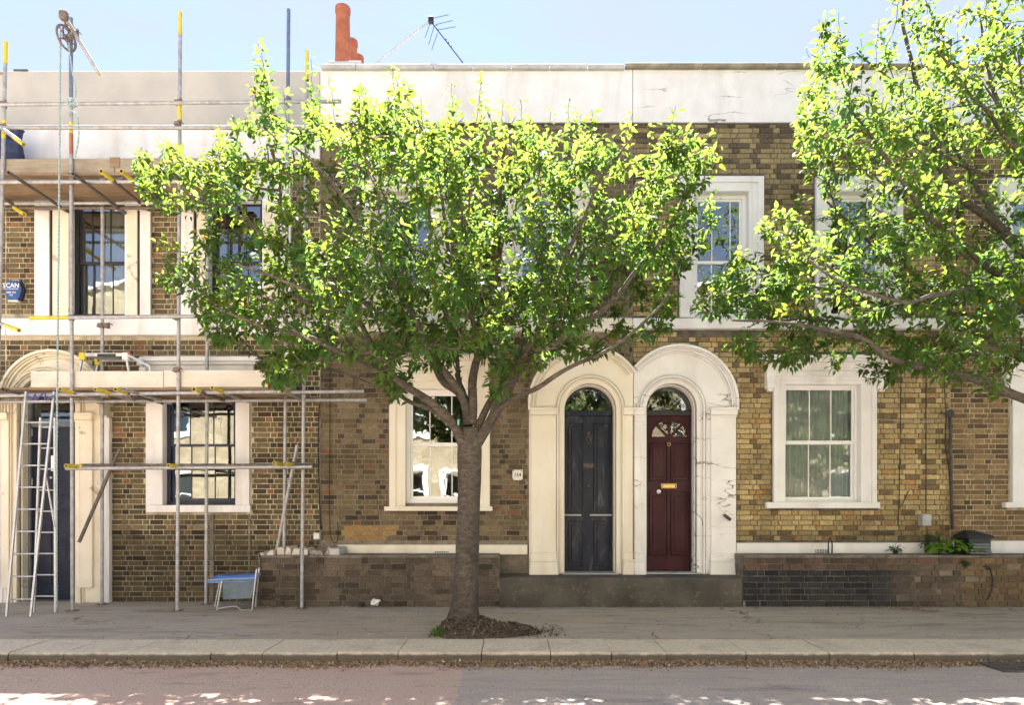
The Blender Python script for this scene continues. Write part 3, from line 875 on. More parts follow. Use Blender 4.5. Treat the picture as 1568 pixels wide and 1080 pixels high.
# door surround
def door_surround(parent, ox0, ox1, apex, ix0, ix1, iapex, foot, m, basepx, caps, legL, legR, base_flare=True, cap_y=(629, 638), rpx=None, side=None):
    """flat stucco face with arch hole, hood moulding, stepped archivolt, two pilasters with caps and bases"""
    r = (X(ox1)-X(ox0))/2; c = (X(ox0)+X(ox1))/2; zs = Z(apex)-r
    ri = (X(ix1)-X(ix0))/2; ci = (X(ix0)+X(ix1))/2; zi = Z(iapex)-ri
    zf = Z(foot)
    aR, aL = 0.0, pi
    if rpx:      # a wider hood, cut off where it meets its neighbour
        r = rpx/104.0; zs = Z(apex)-r
        if side == 'R': c = X(ox0)+r; aR = math.acos((X(ox1)-c)/r)
        else: c = X(ox1)-r; aL = math.acos((X(ox0)-c)/r)
    s = MB()
    outer = [(X(ox0), zf), (X(ix0), zf), (X(ix0), zi)] + arc(ci, zi, ri, pi, 0, 24)[1:-1] + [(X(ix1), zi), (X(ix1), zf), (X(ox1), zf)] + arc(c, zs, r, aR, aL, 30)
    s.prism(outer, [], -.05, .03)
    sur = s.build('door_surround', m, parent, .005)
    # hood moulding: stepped
    zc = Z(cap_y[0])
    path = ([(X(ox1), zc)] if aR == 0 else []) + arc(c, zs, r, aR, aL, 36) + ([(X(ox0), zc)] if aL == pi else [])
    MB().strip(path, -.016, .022, -.16, -.049).strip(path, .024, .040, -.125, -.049).strip(path, .044, .070, -.10, -.049).strip(path, .096, .108, -.075, -.049).build('hood_moulding', m, sur, .004)
    # archivolt: three receding steps down to the ground
    ip = [(X(ix1), zf), (X(ix1), zi)] + arc(ci, zi, ri, 0, pi, 30)[1:-1] + [(X(ix0), zi), (X(ix0), zf)]
    MB().strip(ip, -.140, -.122, -.08, -.049).strip(ip, -.105, -.078, -.10, -.049).strip(ip, -.072, -.055, -.085, -.049).build('archivolt', m, sur, .006)
    MB().strip(ip, -.053, -.001, -.028, .25).strip(ip, -.055, .018, .045, .26).build('reveal_moulding', m, sur, .008)
    for (l0, l1) in (legL, legR):
        if l0 is None: continue
        zb, zt = Z(basepx[0]), Z(cap_y[1])
        p = MB().box(X(l0), X(l1), -.095, -.049, zb, zt).build('pilaster', m, sur, .006)
        cc = MB()
        cc.box(X(l0)-.012, X(l1)+.012, -.13, -.049, Z(cap_y[1]-1.5), Z(cap_y[0]-.5)).box(X(l0)-.022, X(l1)+.022, -.15, -.049, Z(cap_y[0]-.3), Z(cap_y[0]-4))
        cc.box(X(l0)-.004, X(l1)+.004, -.11, -.049, Z(cap_y[1]+1.5), Z(cap_y[1]-1.2))
        cc.build('capital', m, sur, .005)
        if base_flare:
            w = .028
            mb = MB()
            mb.box(X(l0)-.006, X(l1)+.006, -.12, -.049, Z(basepx[1]), Z(basepx[0]))
            xa, xb = X(l0)-.01, X(l1)+.01; z1, z0 = Z(basepx[1]), zf
            vs = [(xa-w,-.185,z0),(xb+w,-.185,z0),(xb+w,-.049,z0),(xa-w,-.049,z0),(xa,-.14,z1),(xb,-.14,z1),(xb,-.049,z1),(xa,-.049,z1)]
            mb.add(vs, [(0,3,2,1),(4,5,6,7),(0,1,5,4),(1,2,6,5),(2,3,7,6),(3,0,4,7)])
            mb.box(xa-.008, xb+.008, -.155, -.049, z1-.001, z1+.035)
            mb.box(xa-w-.008, xb+w+.008, -.20, -.049, z0-.005, z0+.022)
            mb.build('pilaster_base', m, sur, .005)
    return sur

sl_ = door_surround(L, 8.5, 167, 540, 29, 118, 577, 925, M['peel'], (900, 910), None, (10, 19), (121, 147), False, (638, 646))
MB().pbox(152, 167, 640, 924, -.08, -.0).build('corner_strip', M['white'], sl_, .005)
# left door: navy door in grey frame
def arched_frame(parent, ix0, ix1, iapex, foot, t, m, y0, y1, name='door_frame'):
    ri = (X(ix1)-X(ix0))/2-.012; ci = (X(ix0)+X(ix1))/2; zi = Z(iapex)-ri-.012
    ip = [(ci+ri, Z(foot)), (ci+ri, zi)] + arc(ci, zi, ri, 0, pi, 26)[1:-1] + [(ci-ri, zi), (ci-ri, Z(foot))]
    return MB().strip(ip, -.012, t, y0, y1).build(name, m, parent, .004)
fl = arched_frame(L, 29, 118, 577, 924, .04, M['greyframe'], .16, .27)
dx0, dx1 = X(29)+.05, X(118)-.13
MB().box(dx1, X(118)-.04, .19, .25, Z(924), Z(645)).build('door_post', M['greyframe'], L, .004)
dl = MB().box(dx0, dx1, .20, .245, Z(922), Z(652)).build('door', M['doornavy'], L, .003)
for (q0, q1, w0, w1) in ((.08,.44,.60,.93),(.56,.92,.60,.93),(.08,.44,.09,.52),(.56,.92,.09,.52)):
    zz0, zz1 = Z(922), Z(652); Lx = dx1-dx0
    MB().frame(dx0+q0*Lx, dx0+q1*Lx, zz0+w0*(zz1-zz0), zz0+w1*(zz1-zz0), .02, .192, .201).build('panel_moulding', M['doornavy'], dl, .003)
MB().box(dx0, X(118)-.04, .18, .25, Z(652), Z(645)).build('transom', M['greyframe'], L, .003)
MB().box(dx0, dx1+.08, .21, .214, Z(646), Z(582)).build('fanlight', M['glass_clear'], L)
MB().box(X(79,.2), X(83.5,.2), .183, .20, Z(722,.2), Z(698,.2)).build('letter_plate', M['chrome'], dl, .003)
for zz in (662, 738): MB().box(dx0-.012, dx0+.012, .188, .2, Z(zz+6,.2), Z(zz-5,.2)).build('hinge', M['chrome'], dl, .002)
MB().tube([(X(81,.2), .15, Z(732,.2)), (X(81,.2), .2, Z(732,.2))], [.022,.012], 12).build('knob', M['chrome'], dl, 0, True)

# ================================================================== the sliver of the next house at the far left
S = house('sliver', 'sliver', 'terraced house cut off by the left edge of the photo, next to the scaffolded one', tint_left, M['mortar_light'], [], [arch_poly(-102, -30, 585, 922)],
          [rect_block([hrect(-260,8,486,514)]), dome_block(-151, 7.5, 539, 940)], 110, 245, seed=5, single=0)
MB().pbox(-260, 7.6, 112, 243, -.03, .30).build('parapet', M['greyrender'], S, .01)
MB().pbox(-260, 7.6, 108, 112, -.06, .32).build('coping', M['oldstone'], S, .01)
MB().pbox(-260, 7.6, 487, 513, -.09, .02).build('sill_band', M['white'], S, .008)
door_surround(S, -151, 7.6, 540, -102, -30, 585, 925, M['white'], (900, 910), None, (-146, -106), (-22, 4), False, (638, 646))
MB().box(X(-102), X(-30), .2, .25, Z(925), Z(585)).build('door', M['doornavy'], S)

# ================================================================== number 154 (cream surrounds, blue-black door)
A = house('n154', 'n154', 'terraced house number 154 with cream trim, dark brown bricks and blue-black door', tint_154, M['mortar_grey'],
          [hrect(*W_A1[1]), hrect(*W_A2[1]), hrect(*W_AG[1])], [arch_poly(863, 943, 588, 878)],
          [rect_block([hrect(554,692,270,515), hrect(766,904,270,515), hrect(490,969,486,512), hrect(595,752,541,781), hrect(490,808,834,930), hrect(764,969,880,930)]), dome_block(808, 969.5, 531, 890)],
          98, 188, seed=9, zpref=1.6)
MB().pbox(490.4, 968.6, 104, 187, -.03, .30).build('parapet', M['white'], A, .006)
cj = [490.4, 545, 604, 664, 724, 783, 842, 900, 957]
for i in range(len(cj)-1):
    MB().pbox(cj[i]+.6, cj[i+1]-.8, 97+rnd.uniform(-.3,.3), 104, -.10, .36).build('coping_stone', M['concrete'], A, .008)
MB().pbox(490.4, 968.6, 487, 507, -.09, .02).build('sill_band', M['cream'], A, .008)
MB().pbox(490.4, 968.6, 187.5, 190, -.012, .02).build('lead_flashing', M['roofslate'], A)
def upper_win(h, W, m, fm, bars, curt):
    (a, b, c, d), (i0, i1, j0, j1) = W
    architrave(h, X(a), X(b), Z(d), Z(c), X(i0), X(i1), Z(j1), Z(j0), m)
    xs = [X(v, .12) for v in bars]
    glazed(h, X(i0)+.005, X(i1)-.005, Z(j1), Z(j0), Z(402, .12), xs, xs, fm, .10, .055, .035, .045, curt)
upper_win(A, W_A1, M['cream'], M['whitewin'], (609,638), (M['curtainpale'], X(578,.3), X(600,.3), .0))
upper_win(A, W_A2, M['cream'], M['whitewin'], (821,850), (M['curtainpale'], X(855,.3), X(880,.3), .0))
def ground_win(h, W, m, bars, zm, sill, hood, curt, consoles, fw=.05):
    (a, b, c, d), (i0, i1, j0, j1) = W
    architrave(h, X(a), X(b), Z(d)+.0, Z(c), X(i0), X(i1), Z(j1), Z(j0), m)
    mb = MB().pbox(sill[0], sill[1], sill[2], sill[3], -.12, -.034); mb.box(X(i0)+.01, X(i1)-.01, -.034, .12, Z(sill[3])+.001, Z(sill[2])-.001)
    mb.build('sill', m, h, .006)
    y0_, y1_ = hood
    mb = MB()
    mb.pbox(a-14, b+14, y0_, y0_+5, -.20, -.02).pbox(a-11, b+11, y0_+5, y0_+8, -.165, -.02).pbox(a-8, b+8, y0_+8, y0_+10.5, -.13, -.02)
    mb.pbox(a, b, y0_+10.5, c-8, -.06, .02).pbox(a+3, b-3, c-8, c-4, -.09, .02).pbox(a+1, b-1, c-4, c-.2, -.075, .02)
    mb.build('hood_moulding', m, h, .005)
    if consoles:
        for cx_ in (a-6, b+7):
            mb = MB(); prof = []
            zt, zb = Z(y0_+9), Z(c+21); H = zt-zb
            for k in range(15):   # scrolled side profile
                t = k/14; yy = -.075-.095*(1-t)**.8-.03*sin(t*pi*2.6+.6)
                prof.append((yy, zt-H*t))
            vs, fs = [], []
            xa, xb = X(cx_-6.5), X(cx_+6.5)
            for (yy, zz) in prof: vs += [(xa,yy,zz),(xb,yy,zz),(xb,.01,zz),(xa,.01,zz)]
            for k in range(14):
                o_ = 4*k
                for j in range(4): fs.append((o_+j, o_+4+j, o_+4+(j+1)%4, o_+(j+1)%4))
            fs += [(0,1,2,3), (59,58,57,56)]
            mb.add(vs, fs)
            w = (xb-xa)*.3; xm = (xa+xb)/2
            mb.box(xm-w, xm+w, -.08, .01, zb-.035, zb+.002).box(xa-.006, xb+.006, -.155, .01, zt-.02, zt)
            mb.build('console_bracket', m, h, .004)
    xs = [X(v, .12) for v in bars]
    glazed(h, X(i0)+.005, X(i1)-.005, Z(j1), Z(j0), Z(zm, .10), xs, xs, M['whitewin'], .09, fw, .035, .055, curt, .014, 'glass_clear' if curt else 'glass')
ground_win(A, W_AG, M['cream'], (658.5,692), 681, (588,754,776,783), (541,0), None, False, .05)
sA = door_surround(A, 810, 968.5, 533, 863, 943, 588, 886, M['cream'], (846, 860), None, (813, 851), (954, 967), True, (630, 639), 87, 'R')
fA = arched_frame(A, 863, 943, 588, 880, .022, M['doorblack'], .19, .29)
def zd(py, y=.22): return Z(py, y)
def xd(px, y=.22): return X(px, y)
dx0, dx1 = X(863)+.008, X(943)-.008
dA = MB().box(dx0, dx1, .225, .27, Z(880), Z(634)).build('door', M['doorblack'], A, .003)
MB().box(dx0, dx1, .19, .275, Z(634), Z(626)).build('transom', M['doorblack'], A, .004)
ci = (X(863)+X(943))/2; ri = (X(943)-X(863))/2-.02
MB().prism([(ci+ri, Z(626))]+arc(ci, Z(588)-ri-.02, ri, 0, pi, 20)+[(ci-ri, Z(626))], [], .235, .239).build('fanlight', M['glass_clear'], A)
sx = lambda v: X(v, .2)*1.0
for (p0, p1, q0, q1) in ((872,891,650,783),(911,931,650,783),(872,891,800,866),(911,931,800,866)):
    MB().frame(xd(p0-2), xd(p1+2), zd(q1+2), zd(q0-2), .016, .194, .226).build('panel_moulding', M['doorblack'], dA, .003)
    MB().box(xd(p0+3), xd(p1-3), .214, .226, zd(q1-4), zd(q0+4)).build('panel', M['doorblack'], dA, .006)
MB().box(xd(900.4), xd(901.6), .219, .226, zd(876), zd(640)).build('centre_bead', M['doorblack'], dA)
for (p0, p1) in ((858,890),(903,943)):
    MB().box(xd(p0), xd(p1), .190, .226, zd(790.5), zd(788)).build('weather_bar', M['greybox'], dA, .003)
MB().box(xd(892), xd(910), .21, .226, zd(717), zd(710)).frame(xd(891), xd(911), zd(718), zd(709), .008, .205, .226).build('letterbox', M['iron'], dA, .003)
MB().tube([(xd(901), .17, zd(745)), (xd(901), .2, zd(745)), (xd(901), .226, zd(745))], [.024,.028,.014], 14).build('knob', M['iron'], dA, 0, True)
kn = MB(); kn.tube([Vector((xd(901), .195, zd(674)))+Vector((sin(a)*.028, 0, cos(a)*.055)) for a in [i*pi/8 for i in range(17)]], .008, 6).box(xd(899), xd(903), .195, .226, zd(668), zd(661))
kn.build('knocker', M['iron'], dA, 0, True)
# plinth band of 154
MB().pbox(516, 807.6, 835, 850, -.05, .02).build('plinth_band', M['cream'], A, .006)
def air_brick(h, px0, px1, py0, py1):
    mb = MB(); mb.frame(X(px0), X(px1), Z(py1), Z(py0), .006, -.062, -.049)
    n_ = 8
    for i in range(1, n_): xx = X(px0)+(X(px1)-X(px0))*i/n_; mb.box(xx-.004, xx+.004, -.060, -.050, Z(py1), Z(py0))
    mb.box(X(px0), X(px1), -.061, -.050, (Z(py0)+Z(py1))/2-.003, (Z(py0)+Z(py1))/2+.003)
    a_ = mb.build('air_brick', M['white'], h)
    MB().box(X(px0), X(px1), -.0505, -.0500, Z(py1), Z(py0)).build('vent_void', M['blackplastic'], h)
air_brick(A, 666, 688, 844, 849.5)

# ================================================================== right-hand house (white, oxblood door, yellow bricks)
R = house('right', 'right', 'terraced house with yellow bricks, white trim, cracked parapet and oxblood red door', tint_right, M['mortar_dark'],
          [hrect(*W_R1[1]), hrect(*W_R2[1]), hrect(*W_RG[1])], [arch_poly(989, 1066, 588, 878)],
          [rect_block([hrect(1038,1170,270,515), hrect(1246,1382,270,515), hrect(969,1455,486,506), hrect(1181,1342,541,781), hrect(1126,1455,831,930), hrect(969,1137,880,930)]), dome_block(968.5, 1127, 531, 890)],
          96, 188, seed=13, zpref=2.0)
MB().pbox(969.4, 1454.6, 101, 187, -.03, .30).build('parapet', M['white_crack'], R, .006)
cj = [957.5, 1075, 1190, 1310, 1420, 1454.6]
for i in range(len(cj)-1):
    MB().pbox(cj[i]+.4, cj[i+1]-.4, 95+rnd.uniform(-.5,.5), 101.5, -.11, .38).build('coping_stone', M['oldstone'], R, .012)
MB().pbox(969.4, 1454.6, 487, 503, -.09, .02).build('sill_band', M['white'], R, .008)
MB().pbox(969.4, 1454.6, 187.5, 190, -.012, .02).build('lead_flashing', M['roofslate'], R)
upper_win(R, W_R1, M['white'], M['whitewin'], (1090,1118), None)
upper_win(R, W_R2, M['white'], M['whitewin'], (1299,1328), (M['curtainpale'], X(1315,.3), X(1358,.3), .0))
ground_win(R, W_RG, M['white'], (1239,1272), 678, (1174,1348,769.5,779), (543,0), (M['curtain'], X(1195,.3), X(1325,.3), .0), True, .03)
sR = door_surround(R, 969.5, 1125, 532, 989, 1066, 588, 886, M['white_crack'], (846, 860), None, (970, 983), (1086, 1124), True, (630, 639), 87, 'L')
fR = arched_frame(R, 989, 1066, 588, 880, .02, M['blackwin'], .19, .29)
dx0, dx1 = X(989)+.006, X(1066)-.006
dR = MB().box(dx0, dx1, .225, .27, Z(880), Z(634)).build('door', M['doorred'], R, .003)
MB().box(dx0, dx1, .19, .275, Z(634), Z(626)).build('transom', M['blackwin'], R, .004)
ci = (X(989)+X(1066))/2; ri = (X(1066)-X(989))/2-.018
MB().prism([(ci+ri, Z(626))]+arc(ci, Z(588)-ri-.018, ri, 0, pi, 20)+[(ci-ri, Z(626))], [], .235, .239).build('fanlight', M['glass_clear'], R)
for (p0, p1, q0, q1) in ((996,1020,681,735),(1029,1053,681,735),(996,1020,755,849),(1029,1053,755,849)):
    MB().frame(xd(p0-2), xd(p1+2), zd(q1+2), zd(q0-2), .014, .198, .226).build('panel_moulding', M['doorred'], dR, .003)
    MB().box(xd(p0+3), xd(p1-3), .215, .226, zd(q1-4), zd(q0+4)).build('panel', M['doorred'], dR, .006)
cxf, czf, rf = xd(1024.5), zd(671), .265
for k in range(4):
    a0, a1 = k*pi/4+.06, (k+1)*pi/4-.06
    seg_ = [(cxf+.06*cos((a0+a1)/2), czf+.06*sin((a0+a1)/2)*1)] + arc(cxf, czf, rf, a0, a1, 6)
    seg_ = [(x_, z_) for x_, z_ in seg_]
    MB().prism(seg_, [], .219, .226).build('fan_pane', M['glass_pattern'], dR)
MB().strip(arc(cxf, czf, rf+.012, 0, pi, 20), -.012, .012, .212, .226).build('fan_bead', M['doorred'], dR, .002)
MB().frame(xd(1012), xd(1036), zd(748.5), zd(741), .012, .208, .226).box(xd(1014), xd(1034), .214, .226, zd(747), zd(742.5)).build('letterbox', M['brass'], dR, .003)
MB().tube([(xd(1008), .165, zd(753.5)), (xd(1008), .18, zd(753.5)), (xd(1008), .2, zd(753.5)), (xd(1008), .226, zd(753.5))], [.012,.034,.034,.014], 16).build('knob', M['whitewin'], dR, 0, True)
MB().box(xd(1057.5), xd(1061.5), .205, .226, zd(735), zd(722)).build('lock_plate', M['brass'], dR, .003)
MB().tube([(xd(1059), .2, zd(701)), (xd(1059), .226, zd(701))], .014, 12).build('lock', M['brass'], dR)
MB().tube([Vector((xd(1024), .2, zd(681)))+Vector((sin(a)*.022, 0, cos(a)*.026)) for a in [i*pi/6 for i in range(13)]], .007, 6).build('knocker', M['brass'], dR, 0, True)
MB().pbox(1128, 1454.6, 832, 850, -.05, .02).build('plinth_band', M['white'], R, .006)
air_brick(R, 1245, 1265, 841, 848)

# ================================================================== next house on the right
Q = house('far', 'far', 'brown brick terraced house at the right edge, half hidden by the right tree', tint_far, M['mortar_light'],
          [hrect(*W_F1[1]), hrect(*W_FG[1])], [],
          [rect_block([hrect(1525,1657,270,515), hrect(1455,1830,486,506), hrect(1545,1706,541,781), hrect(1455,1830,829,930)])], 97, 188, seed=17, zpref=2.0, single=260)
MB().pbox(1455.4, 1829, 101, 187, -.03, .30).build('parapet', M['white'], Q, .006)
MB().pbox(1455.4, 1829, 96, 101.5, -.11, .38).build('coping', M['oldstone'], Q, .012)
MB().pbox(1455.4, 1829, 487, 503, -.09, .02).build('sill_band', M['white'], Q, .008)
upper_win(Q, W_F1, M['white'], M['whitewin'], (1577,1605), None)
ground_win(Q, W_FG, M['white'], (1605,1640), 678, (1540,1712,769.5,778), (543,0), None, True, .03)
MB().pbox(1455.4, 1829, 829, 850, -.05, .02).build('plinth_band', M['white'], Q, .006)

# ---- chimney with pots behind the parapet of number 154
ch = empty('chimney_stack', P(530, 100, 1.3)); ch.parent = A; ch.matrix_parent_inverse = world_of(A).inverted()
y_ = 1.3
MB().box(X(505, y_), X(552, y_), y_, y_+1.5, 6.6, Z(96, y_)-.05).build('stack', M['stock'], ch, .01)
MB().box(X(503, y_), X(554, y_), y_-.03, y_+1.55, Z(96, y_)-.05, Z(94, y_)).build('stack_cap', M['concrete'], ch, .01)
def pot(px, py, yy, r, zb):
    x_, zt = X(px, yy), Z(py, yy)
    pts = [(zb, r*1.04), (zb+.05, r*1.02), (zt-.09, r*.90), (zt-.088, r*1.0), (zt-.012, r*1.01), (zt-.001, r*.99), (zt, r*.97), (zt, r*.80), (zt-.02, r*.78), (zt-.25, r*.76)]
    MB().tube([(x_, yy, z) for z, _ in pts], [q for _, q in pts], 24, caps=True).build('chimney_pot', M['terracotta'], ch, 0, False)
pot(525, 12, 1.50, .128, Z(94, 1.3)-.01); pot(537.5, 63, 1.95+.3, .12, Z(94, 1.3)-.01); pot(547, 87, 2.55, .12, Z(94, 1.3)-.01)

# ================================================================== terrace across the street (seen in the window glass)
def opposite(xc, w):
    h = empty('brick_house', (xc, -15, 0))
    tag(h, 'pale brick house across the street, seen only as a reflection in the window glass', 'house', 'houses across the street')
    a, b = xc-w/2, xc+w/2
    wins = []
    for zz in ((1.0, 2.7), (4.1, 5.7), (7.0, 8.3)):
        for xx in (a+1.1, b-2.3): wins.append((xx, xx+1.1, zz[0], zz[1]))
    MB().prism([(q[0], q[1]) for q in rectp(a, b-.01, -.2, 9.5)], [rectp(*w_) for w_ in wins], -15.3, -15.0).build('wall', M['opp_brick'], h)
    MB().box(a, b-.01, -23, -15.3, 9.1, 9.3).build('roof', M['roofslate'], h)
    MB().box(a, b-.01, -15.35, -14.9, 9.5, 9.65).build('coping', M['white'], h)
    MB().box(a, b-.01, -17.3, -17.2, -.2, 9.1).build('inner_wall', M['interior'], h)
    for (p, q, r_, s_) in wins:
        f = MB().frame(p, q, r_, s_, .07, -15.15, -15.08).box(p, q, -15.14, -15.08, (r_+s_)/2-.03, (r_+s_)/2+.03).build('window', M['whitewin'], h)
        MB().frame(p-.14, q+.14, r_-.14, s_+.14, .14, -15.01, -14.96).build('surround', M['white'], f)
        MB().box(p+.07, q-.07, -15.12, -15.115, r_+.07, s_-.07).build('pane', M['glass'], f)
for k in range(6): opposite(-13.5+k*5.4, 5.4)

# ================================================================== low walls and doorstep
WF = -0.50      # front face of the low walls
LZ = Z(851, WF)
def low_wall(label, px0, px1, tint, mort, seed, brk=True):
    x0, x1 = X(px0, WF), X(px1, WF)
    w = empty('low_wall', ((x0+x1)/2, WF, 0)); tag(w, label, 'wall', 'low brick walls in front of the houses')
    MB().box(x0, x1, WF+.010, -.06, -.2, LZ-.03).build('wall_core', mort, w)
    MB().box(x0, x1, WF-.012, -.055, LZ-.03, LZ).build('wall_top', M['mortar_soot'], w, .008)
    bricks(w, x0, x1, 0.0, LZ-.035, WF, tint, lambda z, h: [], seed, 300, None, .078)
    return w
def tint_low154(x, z, r):
    c = crange((.085,.070,.056), (.17,.14,.11), r.random())
    if r.random() < .15: c = (.06,.05,.04)
    k = 1 + .35*noise.noise(Vector((x*1.5, 3, z*2)))
    return tuple(v*k for v in c)
def tint_lowr(x, z, r):
    # left end was once painted black, the rest is red-brown
    edge = X(1375, WF) + .25*noise.noise(Vector((0, 4, z*3))) - (z-.3)*.5
    t = min(1, max(0, (x-edge)/.45+.5))
    blk = crange((.016,.020,.028), (.05,.055,.065), r.random())
    if z > .55: blk = crange((.06,.05,.045), (.16,.11,.09), r.random())
    red = crange((.10,.08,.064), (.19,.15,.115), r.random())
    if z > .60 and r.random() < .5: red = (.19,.115,.08)
    if x > X(1480, WF): red = crange((.14,.10,.06), (.25,.18,.10), r.random())
    if r.random() < .05: red = (.27,.23,.18)
    c = crange(blk, red, t)
    return c
WA = low_wall('low sooty brick wall below the window of number 154, broken at its left end', 396, 765, tint_low154, M['mortar_soot'], 21)
WR = low_wall('low brick wall right of the red door, blackened at its left end', 1138, 1860, tint_lowr, M['mortar_soot'], 22)
# broken rendered top at the left end
r_ = random.Random(4)
for k in range(9):
    px = 402+k*12.5+r_.uniform(-2, 2); w = r_.uniform(9, 15)
    mb = MB(); x0_, x1_ = X(px, -.3), X(px+w, -.3); zt = LZ+r_.uniform(.06, .12) * (.4 if k == 0 else 1)
    y0_ = WF+r_.uniform(.02, .10)
    vs = [(x0_+r_.uniform(-.02,.02), y0_, LZ-.002), (x1_, y0_, LZ-.002), (x1_, -.06, LZ-.002), (x0_, -.06, LZ-.002)] + \
         [(x0_+r_.uniform(0,.04), y0_+r_.uniform(.02,.06), zt), (x1_-r_.uniform(0,.03), y0_+r_.uniform(.02,.06), zt-r_.uniform(0,.03)), (x1_-.01, -.06, zt), (x0_+.01, -.06, zt)]
    mb.add(vs, [(0,3,2,1),(4,5,6,7),(0,1,5,4),(1,2,6,5),(2,3,7,6),(3,0,4,7)])
    mb.build('render_lump', M['renderbits'] if k < 6 else M['rubble'], WA, .008)
MB().box(X(504, WF), X(520, WF), WF-.01, -.06, LZ, LZ+.10).build('cement_block', M['greybox'], WA, .01)

st = empty('doorstep', (X(950, WF), WF, 0)); tag(st, 'long dark concrete doorstep shared by the two arched front doors', 'doorstep')
sx0, sx1, sy = X(765, -.52), X(1137, -.52), -.52
SZ = Z(885.5, -.52)
mb = MB(); vs, fs = [], []; nn = 60
for i in range(nn+1):
    x = sx0+(sx1-sx0)*i/nn; e = .006*noise.noise(Vector((x*4, 0, 0)))
    for (yy, zz) in ((sy+.02+e, -.1), (sy+.004+e, .12), (sy+e, SZ-.03), (sy+.008+e, SZ-.008), (sy+.03, SZ+e), (-.0, SZ+.012), (.26, SZ+.012), (.26, -.1)):
        vs.append((x, yy, zz))
for i in range(nn):
    for j in range(8):
        a = i*8+j; b = i*8+(j+1) % 8; fs.append((a, a+8, b+8, b))
fs += [tuple(range(8)), tuple(nn*8+j for j in reversed(range(8)))]
mb.add(vs, fs); mb.build('step_block', M['step'], st)
MB().box(X(860, 0), X(945, 0), -.16, .2, SZ+.008, SZ+.024).build('threshold', M['greybox'], st, .004)
MB().box(X(987, 0), X(1068, 0), -.10, .2, SZ+.008, SZ+.022).build('threshold', M['concrete'], st, .004)

# ================================================================== scaffold
SO, SI = -.85, -.25       # outer and inner planes
sc_ = empty('scaffold', (X(230, SO), SO, 0)); tag(sc_, 'tube and board scaffold with two decks in front of the left house', 'scaffold')
TR = .0242
def tube(name, m, a, b, r=TR, hollow=True, parent=None):
    return MB().tube([a, b], r, 12, True, hollow).build(name, m, parent or sc_, 0, False)
def smooth_by_angle(o):
    o.data.polygons.foreach_set('use_smooth', [True]*len(o.data.polygons))
def sleeve(a, b, r=TR*1.07, m=None):
    o = MB().tube([a, b], r, 12, True, True).build('end_sleeve', m or M['yellow'], sc_, 0, False); return o
def coupler(p, ang=0.0):
    mb = MB(); x, y, z = p
    for k in (-1, 1):
        mb.tube([(x, y, z+.022*k-.012), (x, y, z+.022*k+.012)], TR*1.35, 10)
    mb.tube([(x-.035, y-.03, z), (x+.035, y-.03, z)], TR*1.3, 10)
    mb.tube([(x+.05, y-.05, z+.02), (x+.05, y+.03, z+.02)], .008, 6).tube([(x-.045, y-.055, z-.02), (x-.045, y+.03, z-.02)], .008, 6)
    mb.box(x+.038, x+.062, y-.062, y-.045, z+.008, z+.032)
    return mb.build('coupler', M['coupler'], sc_)
G0 = Z(936, SO)*0
# standards: (px top, py top, px bottom, bottom z, plane, material)
def standard(pxt, pyt, pxb, plane, m='steel', zb=0.0, r=TR):
    a = Vector((X(pxb, plane), plane, zb)); b = Vector((X(pxt, plane), plane, Z(pyt, plane)))
    if zb == 0.0: MB().box(a.x-.06, a.x+.06, plane-.06, plane+.06, .001, .008).build('base_plate', M['coupler'], sc_)
    return a, b, tube('standard', M[m], a, b, r)
def at_h(a, b, z): t = (z-a.z)/(b.z-a.z); return a+(b-a)*t
s1 = standard(9, 64, -12, SO)
s2 = standard(108.5, 27, 111, SO)
s3 = standard(276, 18, 271.5, SO)
s4 = standard(442, 14, 435, SI, 'steel', LZ)
s5 = standard(470, 78, 462, SO+.22, 'steel')
i1 = standard(157, 318, 156, SI)
i2 = standard(318, 318, 315.5, SI)
i0 = standard(-40, 318, -42, SI)
def band(s, py0, py1, plane, m='yellow'):
    z0, z1 = Z(py1, plane), Z(py0, plane)
    p, q = at_h(s[0], s[1], z0), at_h(s[0], s[1], z1)
    sleeve(p, q, TR*1.07, M[m])
band(s1, 64, 97, SO); band(s1, 184, 212, SO)
band(s2, 188, 204, SO); band(s2, 205, 237, SO, 'rustred'); band(s2, 27, 150, SO, 'steel_blue')
band(s3, 18, 54, SO); band(s3, 152, 184, SO)
band(s5, 78, 125, SO+.22); band(s4, 14, 165, SI, 'steel_blue')
# ledgers
def ledger(px0, py0, px1, py1, plane, m='steel', r=TR):
    return tube('ledger', M[m], P(px0, py0, plane), P(px1, py1, plane), r)
LO = SO-.05
ledger(-130, 161, 522, 155, LO); ledger(-130, 195, 470, 196, LO)
ledger(-130, 279, 330, 278, LO); ledger(-130, 312, 400, 310, SI-.05, 'steel')
ledger(-130, 318.5, 320, 318, SI+.05, 'steel_dark')
ledger(46, 487, 300, 484.5, LO); sleeve(P(45.5, 487, LO), P(106, 486.4, LO))
ledger(-130, 608, 430, 600, LO); ledger(410, 601.5, 557, 599.5, LO+.1); ledger(-130, 616, 562, 613, SI-.05)
ledger(101, 718, 478, 715.5, LO); ledger(125, 713, 480, 713, SI-.05, 'steel_dark')
ledger(438, 708, 479, 716, LO+.15, 'steel_dark')
